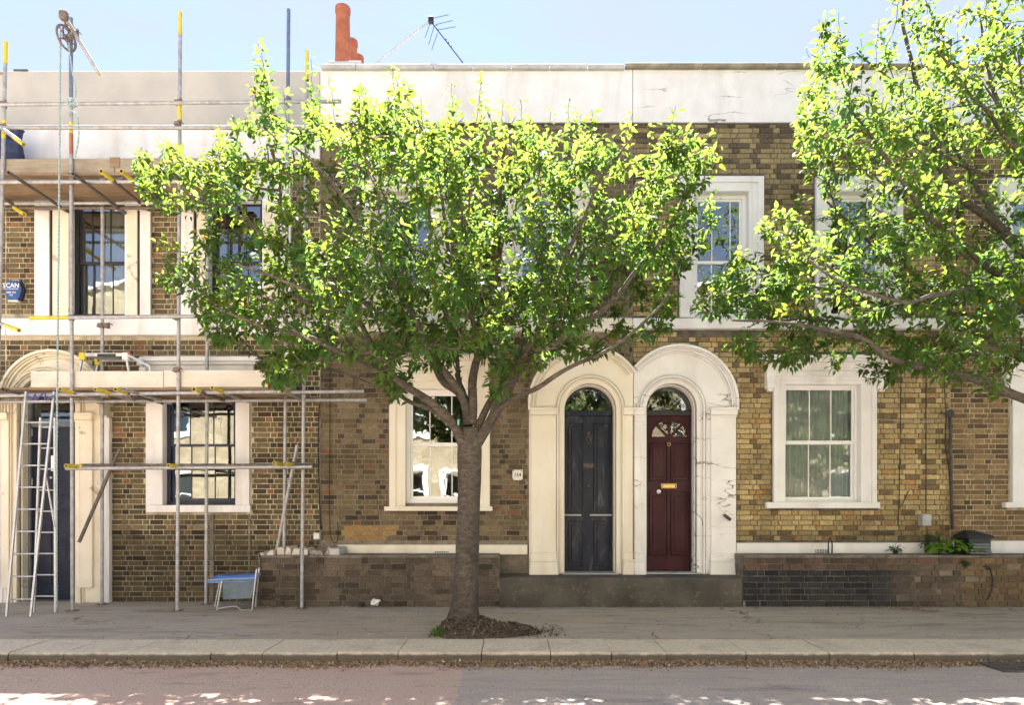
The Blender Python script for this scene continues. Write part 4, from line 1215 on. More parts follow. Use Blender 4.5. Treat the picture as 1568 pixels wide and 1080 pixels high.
# transoms: (px of near end, py, near sleeve material)
def transom(px, z, m, sl=None, yn=-1.22, yf=-.04, slen=.24):
    x = (px-CX)*(D+yn)/F
    a, b = Vector((x, yn, z)), Vector((x, yf, z))
    tube('transom', M[m], a, b)
    if sl: sleeve(a-Vector((0, .004, 0)), a+Vector((0, slen, 0)), TR*1.07, M[sl])
ZU, ZLW = Z(271, -1.22)+.01, Z(600, -1.22)+.02
transom(13, Z(264, -1.22), 'steel_dark'); transom(112, Z(266, -1.22), 'steel_dark'); transom(155, Z(262, -1.22), 'steel_dark', 'yellow'); transom(186, Z(262, -1.22), 'steel_dark', 'yellow')
transom(-60, Z(264, -1.22), 'steel_dark', 'yellow'); transom(262, Z(262, -1.22), 'steel_dark'); transom(320, Z(262, -1.22), 'steel_dark', 'yellow')
zl = Z(597, -1.2)
transom(4, zl, 'steel_dark'); transom(92, zl, 'steel', 'yellow'); transom(146, zl, 'steel', 'yellow', slen=.34); transom(177, zl, 'steel_dark', 'yellow')
transom(191, zl, 'steel'); transom(297, zl, 'steel_dark', 'yellow', slen=.16); transom(325, zl+.02, 'steel', 'yellow', slen=.34); transom(425, zl+.02, 'steel', 'yellow')
transom(101, Z(714, -1.1), 'steel', 'yellow', -1.15, -.5); transom(258, Z(713, -1.1), 'steel', 'yellow', -1.1, -.05); transom(420, Z(710, -1.1), 'steel', 'yellow', -1.15, -.05); transom(437, Z(710, -1.1), 'steel', 'yellow', -1.1, -.1)
sleeve(P(101, 713.5, LO-.02), P(126, 714.5, LO+.02), TR*1.09)
# short angled tubes at the far left
tube('brace', M['steel'], P(4, 197, SO-.06), P(36, 221, SO-.5)); sleeve(P(20, 209, SO-.28), P(36.4, 221.3, SO-.505))
tube('brace', M['steel'], P(-20, 488, SO-.05), P(29, 506, SO-.45)); sleeve(P(9, 498.6, SO-.29), P(29.4, 506.2, SO-.455))
tube('brace', M['steel_dark'], P(184, 686, SI-.06), P(121, 831, SI-.3)); tube('brace', M['steel'], P(455, 682, SI-.07), P(424, 842, SI+.02))
sleeve(P(22, 318, -.5), P(37, 328, -.9))
# jib of the gin wheel
tube('jib', M['steel'], P(93, 15, SO-.25), P(153, 115, SO+.25)); sleeve(P(92, 14, SO-.26), P(103, 32, SO-.16)); sleeve(P(101, 29, SO-.17), P(106, 38, SO-.13)); sleeve(P(145, 102, SO+.19), P(153.4, 115.6, SO+.255))
for (px, py, pl) in ((7,160,SO),(6,195,SO),(110,280,SO),(274,157,SO),(274,190,SO),(110,487,SO),(272.5,487,SO),(110,606,SO),(272,603,SO),(272,567,SO),(110,717,SO),(272,716,SO),(435,602,SI),(435,716,SI),(462,716,SO+.22),
                     (157,312,SI),(156,499,SI),(318,312,SI),(156,616,SI),(315,614,SI),(463,613,SI),(-4,608,SO),(-2,499,SO),(441,156,SI),(112,270,SO),(109,45,SO),(4,312,SI),(165,606,SO),(199,606,SO),(305,604,SO),(340,603,SO),(185,278,SO),(160,278,SO),(228,612,SI),(244,612,SI),(350,612,SI),(165,499,SI),(117,52,SO)):
    coupler(P(px, py, pl))
# decks: boards running along the wall, with toe boards on edge
def deck(px0, px1, z, m, n=5, end_r=None):
    w = .225; y = -.86+.03
    for k in range(n):
        yy0 = -.84+k*.155
        xa, xb = (px0-CX)*(D-.85)/F+r_.uniform(-.06,.06), (px1-CX)*(D-.85)/F+r_.uniform(-.1,.1)
        cut = xa+(xb-xa)*r_.uniform(.35,.65)
        for (a, b) in ((xa, cut-.003), (cut+.003, xb)):
            MB().box(a, b, yy0, yy0+.15, z+r_.uniform(0,.004), z+.038).build('deck_board', M[m], sc_, .003)
deck(-130, 335, Z(270, SO)+.02, 'board_under')
deck(-130, 438, Z(600, SO)+.02, 'board_under')
MB().pbox(-130, 175, 243, 266, SO+.026, SO+.06).build('toe_board', M['board'], sc_, .004)
MB().pbox(176, 334, 242, 266, SO+.026, SO+.06).build('toe_board', M['board'], sc_, .004)
MB().pbox(47, 250, 568.5, 594, SO+.026, SO+.06).build('toe_board', M['board_pale'], sc_, .004)
MB().pbox(251, 432, 567, 593, SO+.028, SO+.062).build('toe_board', M['board_pale'], sc_, .004)
MB().pbox(168, 183, 240.5, 256, SO+.016, SO+.0255).build('patch_plate', M['board_under'], sc_)

# gin wheel and rope
gw = empty('gin_wheel', P(101, 55, SO-.2)); tag(gw, 'rusty gin wheel pulley hanging from the scaffold jib above the roof line', 'pulley')
c = P(101.5, 58, SO-.20)
mb = MB(); R0 = .145
ax = Vector((.22, .97, 0)).normalized()
for rr, th in ((R0, .016), (R0*.2, .02)):
    mb.tube([c+ax*rr*cos(a)+Vector((0,0,rr*sin(a))) for a in [i*pi/12 for i in range(25)]], th, 6)
for k in range(5):
    a = k*2*pi/5; mb.tube([c, c+ax*R0*cos(a)+Vector((0,0,R0*sin(a)))], .009, 5)
mb.build('wheel', M['coupler'], gw, 0, True)
mb = MB(); mb.tube([c+Vector((-.03,-.01,-.02)), c+Vector((-.035,-.01,.13)), c+Vector((-.01,0,.18)), P(95, 22, SO-.22)], .012, 6).tube([c+Vector((.04,.02,-.02)), c+Vector((.045,.02,.12)), c+Vector((0,0,.18))], .012, 6)
mb.build('hanger', M['coupler'], gw, 0, True)
MB().box(X(92,SO-.24), X(103,SO-.24), SO-.28, SO-.2, Z(30,SO-.24), Z(17,SO-.24)).build('clamp', M['coupler'], gw, .01)
def rope(label, pts, r, m):
    # twisted two-strand look: a helix of two strands round the path
    path = []
    pts = [Vector(p) for p in pts]
    for i in range(len(pts)-1):
        n_ = max(2, int((pts[i+1]-pts[i]).length/.012))
        for k in range(n_): path.append(pts[i].lerp(pts[i+1], k/n_))
    path.append(pts[-1])
    mb = MB()
    for ph in (0, pi):
        q = []
        for i, p in enumerate(path):
            a = i*.75+ph; q.append(p+Vector((cos(a)*r*.5, sin(a)*r*.5, 0)))
        mb.tube(q, r*.62, 5)
    o = mb.build('rope', M[m], None, 0, True); tag(o, label, 'rope'); return o
def smooth_path(pts, n=6):
    out = []
    for i in range(len(pts)-1):
        p0 = pts[max(i-1,0)]; p1 = pts[i]; p2 = pts[i+1]; p3 = pts[min(i+2, len(pts)-1)]
        for k in range(n):
            t = k/n
            out.append(.5*((2*p1)+(-p0+p2)*t+(2*p0-5*p1+4*p2-p3)*t*t+(-p0+3*p1-3*p2+p3)*t**3))
    out.append(pts[-1]); return out
RP = SO-.22
rope('pale teal rope hanging straight down from the gin wheel to the pavement', smooth_path([P(92.5, 46, RP), P(92, 120, RP), P(90.5, 300, RP), P(88.5, 500, RP), P(87, 700, RP), P(87, 937, RP+.02)], 4), .0125, 'ropeteal')
rope('teal rope running from the gin wheel to a knot on the standard', smooth_path([P(105, 68, RP), P(110, 105, RP), P(116, 140, RP), P(112, 150, RP), P(103, 151, RP), P(107, 163, RP), P(117, 162, RP+.1), P(114, 152, RP+.1), P(104, 156, RP), P(109, 168, RP), P(118, 178, RP), P(120.5, 200, RP), P(119, 220, RP), P(115, 240, RP)], 6), .011, 'ropeteal')

# ladder (double extension ladder leaning on the lower deck)
lad = empty('ladder', P(40, 935, -1.1)); tag(lad, 'tall aluminium extension ladder leaning on the lower scaffold deck by the left door', 'ladder')
def lad_sec(b0, b1, t0, t1, rungs, yb, yt, w=.03, xt=0):
    A0 = Vector((X(b0[0], yb), yb, 0.004)); B0 = Vector((X(b1[0], yb), yb, 0.004))
    A1 = Vector((X(t0[0], yt), yt, Z(t0[1], yt))); B1 = Vector((X(t1[0], yt), yt, Z(t1[1], yt)))
    for a, b in ((A0, A1), (B0, B1)):
        MB().tube([a, b], .017, 4).build('stile', M['alu'], lad)
    n = rungs
    for k in range(n):
        t = (k+.75)/(n+.2)
        MB().tube([A0.lerp(A1, t), B0.lerp(B1, t)], .011, 6).build('rung', M['alu'], lad, 0, True)
    return A0, A1, B0, B1
lad_sec((10,0), (47,0), (40,600), (83,600), 10, -1.35, -.95)
lad_sec((52,0), (85,0), (62,640), (84,640), 9, -1.0, -.90)
MB().tube([P(70, 728, -1.05), P(84, 808, -1.0)], .010, 6).build('stay', M['alu'], lad)
MB().tube(smooth_path([P(41, 606, -1.0), P(48, 612, -1.0), P(54, 604, -1.0), P(55, 613, -1.0), P(62, 606, -1.0), P(69, 603, -1.0), P(70, 613, -1.0), P(82, 606, -1.0)], 5), .010, 6).build('tie_rope', M['ropeblue'], lad, 0, True)

# hop-up work platform standing on the lower deck
wp = empty('work_platform', P(170, 590, -.5)); tag(wp, 'small folding aluminium work platform with yellow corners on the lower deck', 'platform')
zd_ = Z(600, SO)+.06
mb = MB(); xa, xb = X(130,-.55), X(196,-.55); zt = Z(541,-.6)
mb.box(xa, xb, -.62, -.57, zt-.05, zt).box(xa, xb, -.27, -.22, zt-.05, zt).build('platform_rail', M['alu'], wp, .004)
for k in range(4): MB().box(xa+.02, xb-.02, -.565+k*.075, -.50+k*.075, zt-.025, zt-.006).build('tread', M['alu'], wp, .002)
MB().pbox(149, 177, 542, 546.5, -.622, -.620).build('label_strip', M['blackplastic'], wp)
for (x_, s_) in ((xa, -1), (xb, 1)):
    for y_ in (-.6, -.24):
        MB().tube([(x_, y_, zt-.03), (x_+s_*.09, y_, zd_)], .018, 4).build('leg', M['alu'], wp)
        MB().box(x_-.045, x_+.045, y_-.03, y_+.03, zt-.10, zt+.008).build('corner_bracket', M['yellow'] if s_ < 0 else M['enamel'], wp, .012)
MB().tube([(xb, -.6, zt-.01), P(229, 561, -.75)], .02, 4).build('side_rail', M['alu'], wp); MB().tube([P(229, 561, -.75), P(234, 592, -.78)], .016, 4).build('leg', M['alu'], wp)
MB().tube([(xb+.02, -.6, zt-.01), (xb+.06, -.6, zt+.0)], .03, 8).build('hinge', M['rustred'], wp)
o = MB().pbox(212, 223, 562, 572, -.45, -.38).build('paint_tub', M['enamel'], None, .01); tag(o, 'white plastic tub beside the folding platform on the deck', 'tub')

# tarpaulin bundle at the far left of the top deck
mb = MB(); vs, fs = [], []
nx, nz = 16, 22
for i in range(nx+1):
    for j in range(nz+1):
        x = X(-60 + 88*i/nx, -.45); z = Z(243-50*j/nz, -.45)
        y = -.45 - .05*sin(i*1.4+j*.3)*(.5+.5*noise.noise(Vector((i*.4, j*.4, 0)))) - .06*noise.noise(Vector((i*.25, j*.2, 4)))
        vs.append((x, y, z))
for i in range(nx):
    for j in range(nz):
        a = i*(nz+1)+j; fs.append((a, a+nz+1, a+nz+2, a+1))
n0 = len(vs); vs += [(x, y+.10, z) for x, y, z in vs]; fs += [tuple(q+n0 for q in reversed(f)) for f in fs]
rim = [i*(nz+1)+nz for i in range(nx+1)] + [nx*(nz+1)+j for j in range(nz, -1, -1)]
for k in range(len(rim)-1): fs.append((rim[k], rim[k+1], rim[k+1]+n0, rim[k]+n0))
tag(mb.add(vs, fs).build('tarpaulin', M['tarp'], None, 0, True), 'dark blue tarpaulin draped on the top scaffold deck at the left edge', 'tarpaulin')

# text helper: real lettering as thin meshes
def text(body, x, y, z, size, m, parent, sx=1.0):
    cu = bpy.data.curves.new('lettering', 'FONT'); cu.body = body; cu.size = size; cu.align_x = 'CENTER'; cu.align_y = 'CENTER'; cu.extrude = .0008; cu.resolution_u = 2
    cu.offset = size*.012
    o = bpy.data.objects.new('lettering', cu); o.location = (x, y, z); o.rotation_euler = (pi/2, 0, 0); o.scale = (sx, 1, 1)
    cu.materials.append(m); sc.collection.objects.link(o); bpy.context.view_layer.update()
    me = bpy.data.meshes.new_from_object(o.evaluated_get(bpy.context.evaluated_depsgraph_get()))
    q = bpy.data.objects.new('lettering', me); q.location = o.location; q.rotation_euler = o.rotation_euler; q.scale = o.scale
    bpy.data.objects.remove(o); link(q, parent); return q

# alarm box
ab = empty('alarm_box', P(20, 445, 0)); tag(ab, 'blue six-sided SCAN burglar alarm box on the brick wall', 'alarm box')
cx_, cz_ = X(20, -.08), Z(444, -.08)
hexo = [(-.135,.02), (-.085,-.15), (.085,-.15), (.135,.02), (.085,.135), (-.085,.135)]
mb = MB().prism([(cx_+a*1.02, cz_+b) for a, b in hexo], [], -.055, -.003); mb.build('back_plate', M['navy'], ab, .008)
MB().prism([(cx_+a*.98, cz_+b*.98) for a, b in hexo], [], -.105, -.055).build('cover', M['signblue'], ab, .02)
MB().box(cx_-.075, cx_+.075, -.09, -.02, cz_-.172, cz_-.148).build('strobe', M['enamel'], ab, .006)
MB().box(cx_-.05, cx_+.06, -.05, -.0, cz_+.13, cz_+.165).build('top_bracket', M['greybox'], ab, .005)
text('SCAN', cx_-.01, -.1065, cz_+.055, .092, M['print_white'], ab)
text('Fire & Security Ltd', cx_-.01, -.1065, cz_+.008, .026, M['print_white'], ab)
text('0800 136', cx_-.01, -.1065, cz_-.045, .036, M['print_white'], ab)
text('712', cx_-.01, -.1065, cz_-.085, .036, M['print_white'], ab)

# number plate
nb = empty('number_plate', P(792.5, 728, 0)); tag(nb, 'small white enamel plate with the number 154 beside the cream arch', 'number plate')
cx_, cz_ = X(792.5), Z(728)
MB().prism([(cx_-.075,cz_-.045),(cx_-.055,cz_-.075),(cx_+.05,cz_-.075),(cx_+.075,cz_-.055),(cx_+.075,cz_+.078),(cx_-.058,cz_+.078),(cx_-.075,cz_+.065)], [], -.022, -.002).build('plate', M['enamel'], nb, .003)
text('154', cx_, -.0235, cz_, .080, M['print_black'], nb, .9)
for a in (-.055, .055): MB().tube([(cx_+a, -.026, cz_+.06), (cx_+a, -.02, cz_+.06)], .008, 8).build('screw', M['blackplastic'], nb)

# TV aerial
ae = empty('tv_aerial', P(620, 97, .6)); tag(ae, 'leaning television aerial rising above the roof of number 154', 'aerial')
yA = .6
MB().tube([P(576, 97, yA), P(658, 32, yA)], .018, 8).build('mast', M['greybox'], ae)
MB().tube([P(657, 29, yA), P(709, 96, yA)], .008, 6).build('boom', M['blackplastic'], ae)
MB().box(X(656,yA), X(664,yA), yA-.04, yA+.04, Z(35,yA), Z(26,yA)).build('clamp', M['blackplastic'], ae, .01)
for (a, b) in (((661,28),(687,22)), ((668,37),(693,31)), ((673,45),(698,40.5)), ((659,34),(651,57)), ((665,38),(656.5,68)), ((670,50),(661,76))):
    MB().tube([P(*a, yA-.02), P(*b, yA-.05)], .0045, 5).build('element', M['blackplastic'], ae)
for (a, b) in ((668,38),(671,45),(683,60),(687,65),(691,71)):
    MB().tube([P(a, b, yA-.06), P(a, b, yA+.06)], .012, 6).build('insulator', M['blackplastic'], ae)

# cables, pipes and boxes on the wall
def cable(label, pts, r=.006, m='cable', cat='cable', name='wall_cable', y=-.02):
    o = MB().tube(smooth_path([P(a, b, y) for a, b in pts], 4), r, 6).build(name, M[m], None, 0, True); tag(o, label, cat); return o
cable('thick black cable down the wall at the join of the left house and 154', [(497,612),(489,622),(488,700),(489,760),(491,812)], .010)
cable('thin black cable ending in a loop above the low wall of 154', [(505,560),(505,620),(505,700),(504,760),(505,800),(506,822),(512,832),(517,826),(517,800)], .006)
cable('thin dark cable looping down from the scaffold tubes near 154', [(541,575),(542,590),(537,606),(531,614)], .005)
cable('dark cable down the yellow bricks nearest the white window', [(1380,540),(1379,640),(1378,700),(1377,760),(1375,806)], .006)
cable('straight dark cable down the middle of the yellow brickwork', [(1418,570),(1418,650),(1418,720),(1418,786)], .006)
cable('dark cable hanging beside the black downpipe', [(1446,560),(1447,610),(1449,640),(1447,680),(1452,708),(1455,760)], .006)
cable('pale cable sagging across the yellow bricks to the junction box', [(1342,642),(1380,644),(1420,646),(1450,641)], .006, 'cablegrey')
cable('short dark cable curling away from the wall above the grey meter box', [(1391,752),(1383,770),(1377,778)], .006)
o = MB().tube([P(1454.5, 640, -.05), P(1456, 700, -.05), P(1458, 812, -.05)], .021, 10).build('downpipe', M['iron'], None, 0, True); tag(o, 'black pipe down the wall at the end of the yellow brickwork', 'pipe')
jb = empty('junction_box', P(1455, 634, 0)); tag(jb, 'round black junction box at the top of the wall pipe', 'junction box')
MB().tube([P(1455, 634, -.10), P(1455, 634, -.004)], .058, 14).build('body', M['iron'], jb, .006); MB().tube([P(1455, 634, -.112), P(1455, 634, -.099)], .045, 14).build('lid', M['blackplastic'], jb, .004)
MB().tube([P(1441, 632, -.04), P(1450, 634, -.04)], .016, 8).build('spout', M['iron'], jb)
o = MB().pbox(1413, 1427, 788, 806, -.13, -.004).build('meter_box', M['greybox'], None, .01); tag(o, 'small grey meter box low on the yellow brick wall above the plant', 'meter box')
MB().pbox(1415, 1425, 790, 804, -.134, -.129).build('door', M['greybox'], o, .004)
o = MB().pbox(479, 490, 816, 827, -.08, -.004).build('socket_box', M['greybox'], None, .008); tag(o, 'little grey socket box on the wall above the broken low wall', 'box')
MB().pbox(480.5, 488.5, 817.5, 825.5, -.084, -.079).build('cover', M['enamel'], o, .004)
o = MB().tube(smooth_path([P(1268.5,849,-.14), P(1268.5,832,-.14), P(1271,824,-.14), P(1274,832,-.14), P(1274,849,-.14)], 6), .010, 8).build('vent_pipe', M['blackplastic'], None, 0, True); tag(o, 'small black hooped pipe on the low wall under the white window', 'pipe')
o = MB().tube([P(1110, 790, -.10), P(1110, 790, -.17), P(1114, 793, -.2), P(1119, 797, -.21)], .024, 10, hollow=True).build('overflow_pipe', M['iron'], None, 0, True); tag(o, 'stub of black pipe sticking out of the white pillar', 'pipe')
o = MB().tube(smooth_path([P(1009,754,.12), P(1030,766,.12), P(1050,778,.10), P(1064,786,-.02), P(1071,791,-.09), P(1075,797,-.095), P(1076,806,-.095)], 4), .0035, 5).build('string', M['cable'], None, 0, True); tag(o, 'thin string tied from the white knob of the red door to its frame', 'string')
o = MB().tube(smooth_path([P(1506,868,WF-.02), P(1512,868,WF-.03), P(1517,874,WF-.03), P(1520,890,WF-.03), P(1518,905,WF-.03), P(1512,919,WF-.05)], 5), .010, 6).build('wall_cable', M['cable'], None, 0, True); tag(o, 'black cable curving out of the low wall near the right edge', 'cable')

# blue-topped folding stool
sto = empty('folding_stool', (X(358, -.75), -.75, 0)); tag(sto, 'blue folding camp chair with grey sides on the pavement against the low wall', 'stool')
ys0, ys1 = -.86, -.56
zt = Z(884, -.7)
mb = MB(); vs, fs = [], []
for i in range(11):
    for j in range(5):
        t, u = i/10, j/4
        x = X(325+67*t, -.7)+.03*u; y = ys0+(ys1-ys0)*u; z = zt-.03*sin(pi*t)*sin(pi*u)-.02*(1-t)+.075*u-.035+.012*noise.noise(Vector((i*.8, j*.8, 1)))
        vs.append((x, y, z))
for i in range(10):
    for j in range(4):
        a = i*5+j; fs.append((a, a+5, a+6, a+1))
n0 = len(vs); vs += [(x, y, z-.012) for x, y, z in vs]; fs += [tuple(q+n0 for q in reversed(f)) for f in fs]
rim = [0,5,10,15,20,25,30,35,40,45,50,51,52,53,54,49,44,39,34,29,24,19,14,9,4,3,2,1,0]
for k in range(len(rim)-1): fs.append((rim[k], rim[k]+n0, rim[k+1]+n0, rim[k+1]))
mb.add(vs, fs).build('seat', M['stoolblue'], sto, 0, True)
MB().prism([(X(341,ys0),Z(919,ys0)),(X(385,ys0),Z(917,ys0)),(X(390,ys0),Z(889,ys0)),(X(340,ys0),Z(887,ys0))], [], ys0+.012, ys0+.018).build('side_cloth', M['stoolgrey'], sto)
for (a, b, yy) in (((340,890),(332,933),ys0), ((337,890),(329,931),ys1), ((393,872),(386,934),ys0), ((397,870),(391,930),ys1)):
    p0 = P(*a, yy); p1 = Vector((X(b[0], yy), yy, .012))
    MB().tube([p0, p1], .010, 6).build('leg', M['chrome'], sto)
MB().tube(smooth_path([P(393,872,ys0), P(392,858,ys0), P(396,848,ys0), P(399,858,ys1), P(397,870,ys1)], 4), .010, 6).build('back_hoop', M['iron'], sto, 0, True)
MB().tube([P(318, 889, ys0), P(392, 886, ys0)], .009, 6).build('rail', M['chrome'], sto)
MB().tube(smooth_path([Vector((X(334,ys0),ys0,.03)), Vector((X(360,ys0),ys0,.06)), Vector((X(370,ys0),ys0,.01)), Vector((X(386,ys0),ys0,.012))], 4), .008, 6).build('stretcher', M['chrome'], sto)

# bits of rubbish at the foot of the low wall
r_ = random.Random(8)
for k, (px, py, s_, lab, mm) in enumerate(((574,915,.055,'crumpled white scrap lying at the foot of the low wall of 154','enamel'), (553,919,.035,'small dark can at the foot of the low wall left of the white scrap','blackplastic'))):
    bm = bmesh.new(); bmesh.ops.create_icosphere(bm, subdivisions=3, radius=s_)
    for v in bm.verts:
        v.co *= .8+.9*noise.noise(v.co*16+Vector((k*9, 3, 0))); v.co.z *= .9; v.co.x *= 1.3
    me = bpy.data.meshes.new('scrap'); bm.to_mesh(me); bm.free(); me.materials.append(M[mm])
    o = bpy.data.objects.new('scrap', me); o.location = (X(px, -.56), -.57, .055+.02*(k == 0)); link(o); tag(o, lab, 'litter')

# drain grate in the gutter, bottom right
dg = empty('drain_grate', (X(1545, -3.75), -3.72, ROADZ)); tag(dg, 'cast iron drain grate in the gutter at the bottom right', 'drain')
gx0, gx1, gy0, gy1 = X(1512, -3.7), X(1512, -3.7)+.46, -3.92, -3.55
MB().frame(gx0, gx1, gy0, gy1, .025, 0, .02)
mb = MB()
gz = ROADZ+.006
mb.box(gx0, gx1, gy0, gy0+.03, gz-.01, gz+.012).box(gx0, gx1, gy1-.03, gy1, gz-.01, gz+.012).box(gx0, gx0+.03, gy0+.03, gy1-.03, gz-.01, gz+.012).box(gx1-.03, gx1, gy0+.03, gy1-.03, gz-.01, gz+.012)
mb.build('frame', M['iron'], dg, .003)
MB().box(gx0+.03, gx1-.03, gy0+.03, gy1-.03, gz-.004, gz-.002).build('pit', M['blackplastic'], dg)
for k in range(7):
    yy = gy0+.06+k*.042; MB().box(gx0+.03, gx1-.03, yy-.010, yy+.010, gz-.002, gz+.010).build('bar', M['iron'], dg, .002)
# recycling box behind the low wall
bn = empty('storage_box', P(1502, 838, -.2)); tag(bn, 'black lidded box standing on the low wall beside the bright green plant', 'box')
mb = MB().pbox(1484, 1518, 822, 849, -.40, -.10).build('body', M['blackplastic'], bn, .01)
zt = Z(822, -.42)
xa, xb = X(1480,-.42), X(1524,-.42)
MB().add([(xa,-.44,zt-.03),(xb,-.44,zt-.03),(xb,-.08,zt-.03),(xa,-.08,zt-.03),(xa+.03,-.42,zt+.01),(xb-.02,-.42,zt+.01),(xb-.02,-.1,zt+.01),(xa+.03,-.1,zt+.01),(xa+.05,-.26,zt+.085),(xb-.2,-.26,zt+.085)],
         [(0,3,2,1),(0,1,5,4),(1,2,6,5),(2,3,7,6),(3,0,4,7),(4,5,9,8),(6,7,8,9),(5,6,9),(7,4,8)]).build('lid', M['blackplastic'], bn, .006)
MB().tube([P(1479,823,-.3), P(1479,806,-.3)], .005, 6).build('peg', M['blackplastic'], bn)
mb = MB()
for k in range(4): MB().pbox(1492-k*2, 1516+k, 833+k*4.2, 836.3+k*4.2, -.50+.0*k, -.41).build('slat', M['greyframe'], bn, .003)

# ================================================================== leaves and trees
def leaf_arrays(pos, axis, up, length, width, droop, colors):
    """pos (n,3), axis (n,3) unit along the leaf, up (n,3) approximate normals; 8-triangle folded, arched leaves"""
    n = len(pos)
    side = np.cross(axis, up); side /= np.linalg.norm(side, axis=1, keepdims=True)+1e-9
    nor = np.cross(side, axis)
    L = length[:, None]; W = width[:, None]; Dp = droop[:, None]
    def pt(u, s, h): return pos + axis*(L*u) + side*(W*s) + nor*(L*h) - nor*(L*Dp*u*u)
    stalk = pt(0, 0, 0); c1 = pt(.36, 0, -.03); c2 = pt(.72, 0, -.025); tip = pt(1.12, 0, -.10)
    l1 = pt(.28, .46, .055); l2 = pt(.66, .42, .05); r1 = pt(.28, -.46, .055); r2 = pt(.66, -.42, .05)
    V = np.stack([stalk, c1, c2, tip, l1, l2, r1, r2], 1).reshape(-1, 3)
    base = (np.arange(n)*8)[:, None]
    T = np.array([[0,1,4],[0,6,1],[4,1,2],[4,2,5],[1,6,7],[1,7,2],[5,2,3],[2,7,3]])
    Fc = (base[:, None, :] + T[None]).reshape(-1, 3)
    C = np.repeat(colors, 8, axis=0)
    return V, Fc, C

def mesh_np(name, V, Fc, m, C=None, smooth=False):
    me = bpy.data.meshes.new(name)
    me.vertices.add(len(V)); me.vertices.foreach_set('co', V.astype(np.float32).ravel())
    k = Fc.shape[1]
    me.loops.add(Fc.size); me.loops.foreach_set('vertex_index', Fc.astype(np.int32).ravel())
    me.polygons.add(len(Fc)); me.polygons.foreach_set('loop_start', np.arange(0, Fc.size, k, dtype=np.int32))
    me.polygons.foreach_set('loop_total', np.full(len(Fc), k, dtype=np.int32))
    if smooth: me.polygons.foreach_set('use_smooth', np.ones(len(Fc), dtype=bool))
    me.update(calc_edges=True)
    if C is not None:
        at = me.color_attributes.new('tint', 'FLOAT_COLOR', 'POINT')
        at.data.foreach_set('color', np.hstack([C, np.ones((len(C), 1))]).astype(np.float32).ravel())
    me.materials.append(m)
    return bpy.data.objects.new(name, me)

SINGLE = []
for v in range(10):
    g = np.random.default_rng(v)
    l_ = np.array([.085]); 
    V, Fc, C = leaf_arrays(np.zeros((1,3)), np.array([[1.,0,0]]), np.array([[0,0,1.]]), l_, l_*g.uniform(.52,.64), np.array([g.uniform(.05,.35)]), np.ones((1,3)))
    me = bpy.data.meshes.new('leaf'); me.from_pydata(V.tolist(), [], Fc.tolist()); me.materials.append(M['leaf_single']); me.update(); SINGLE.append(me)

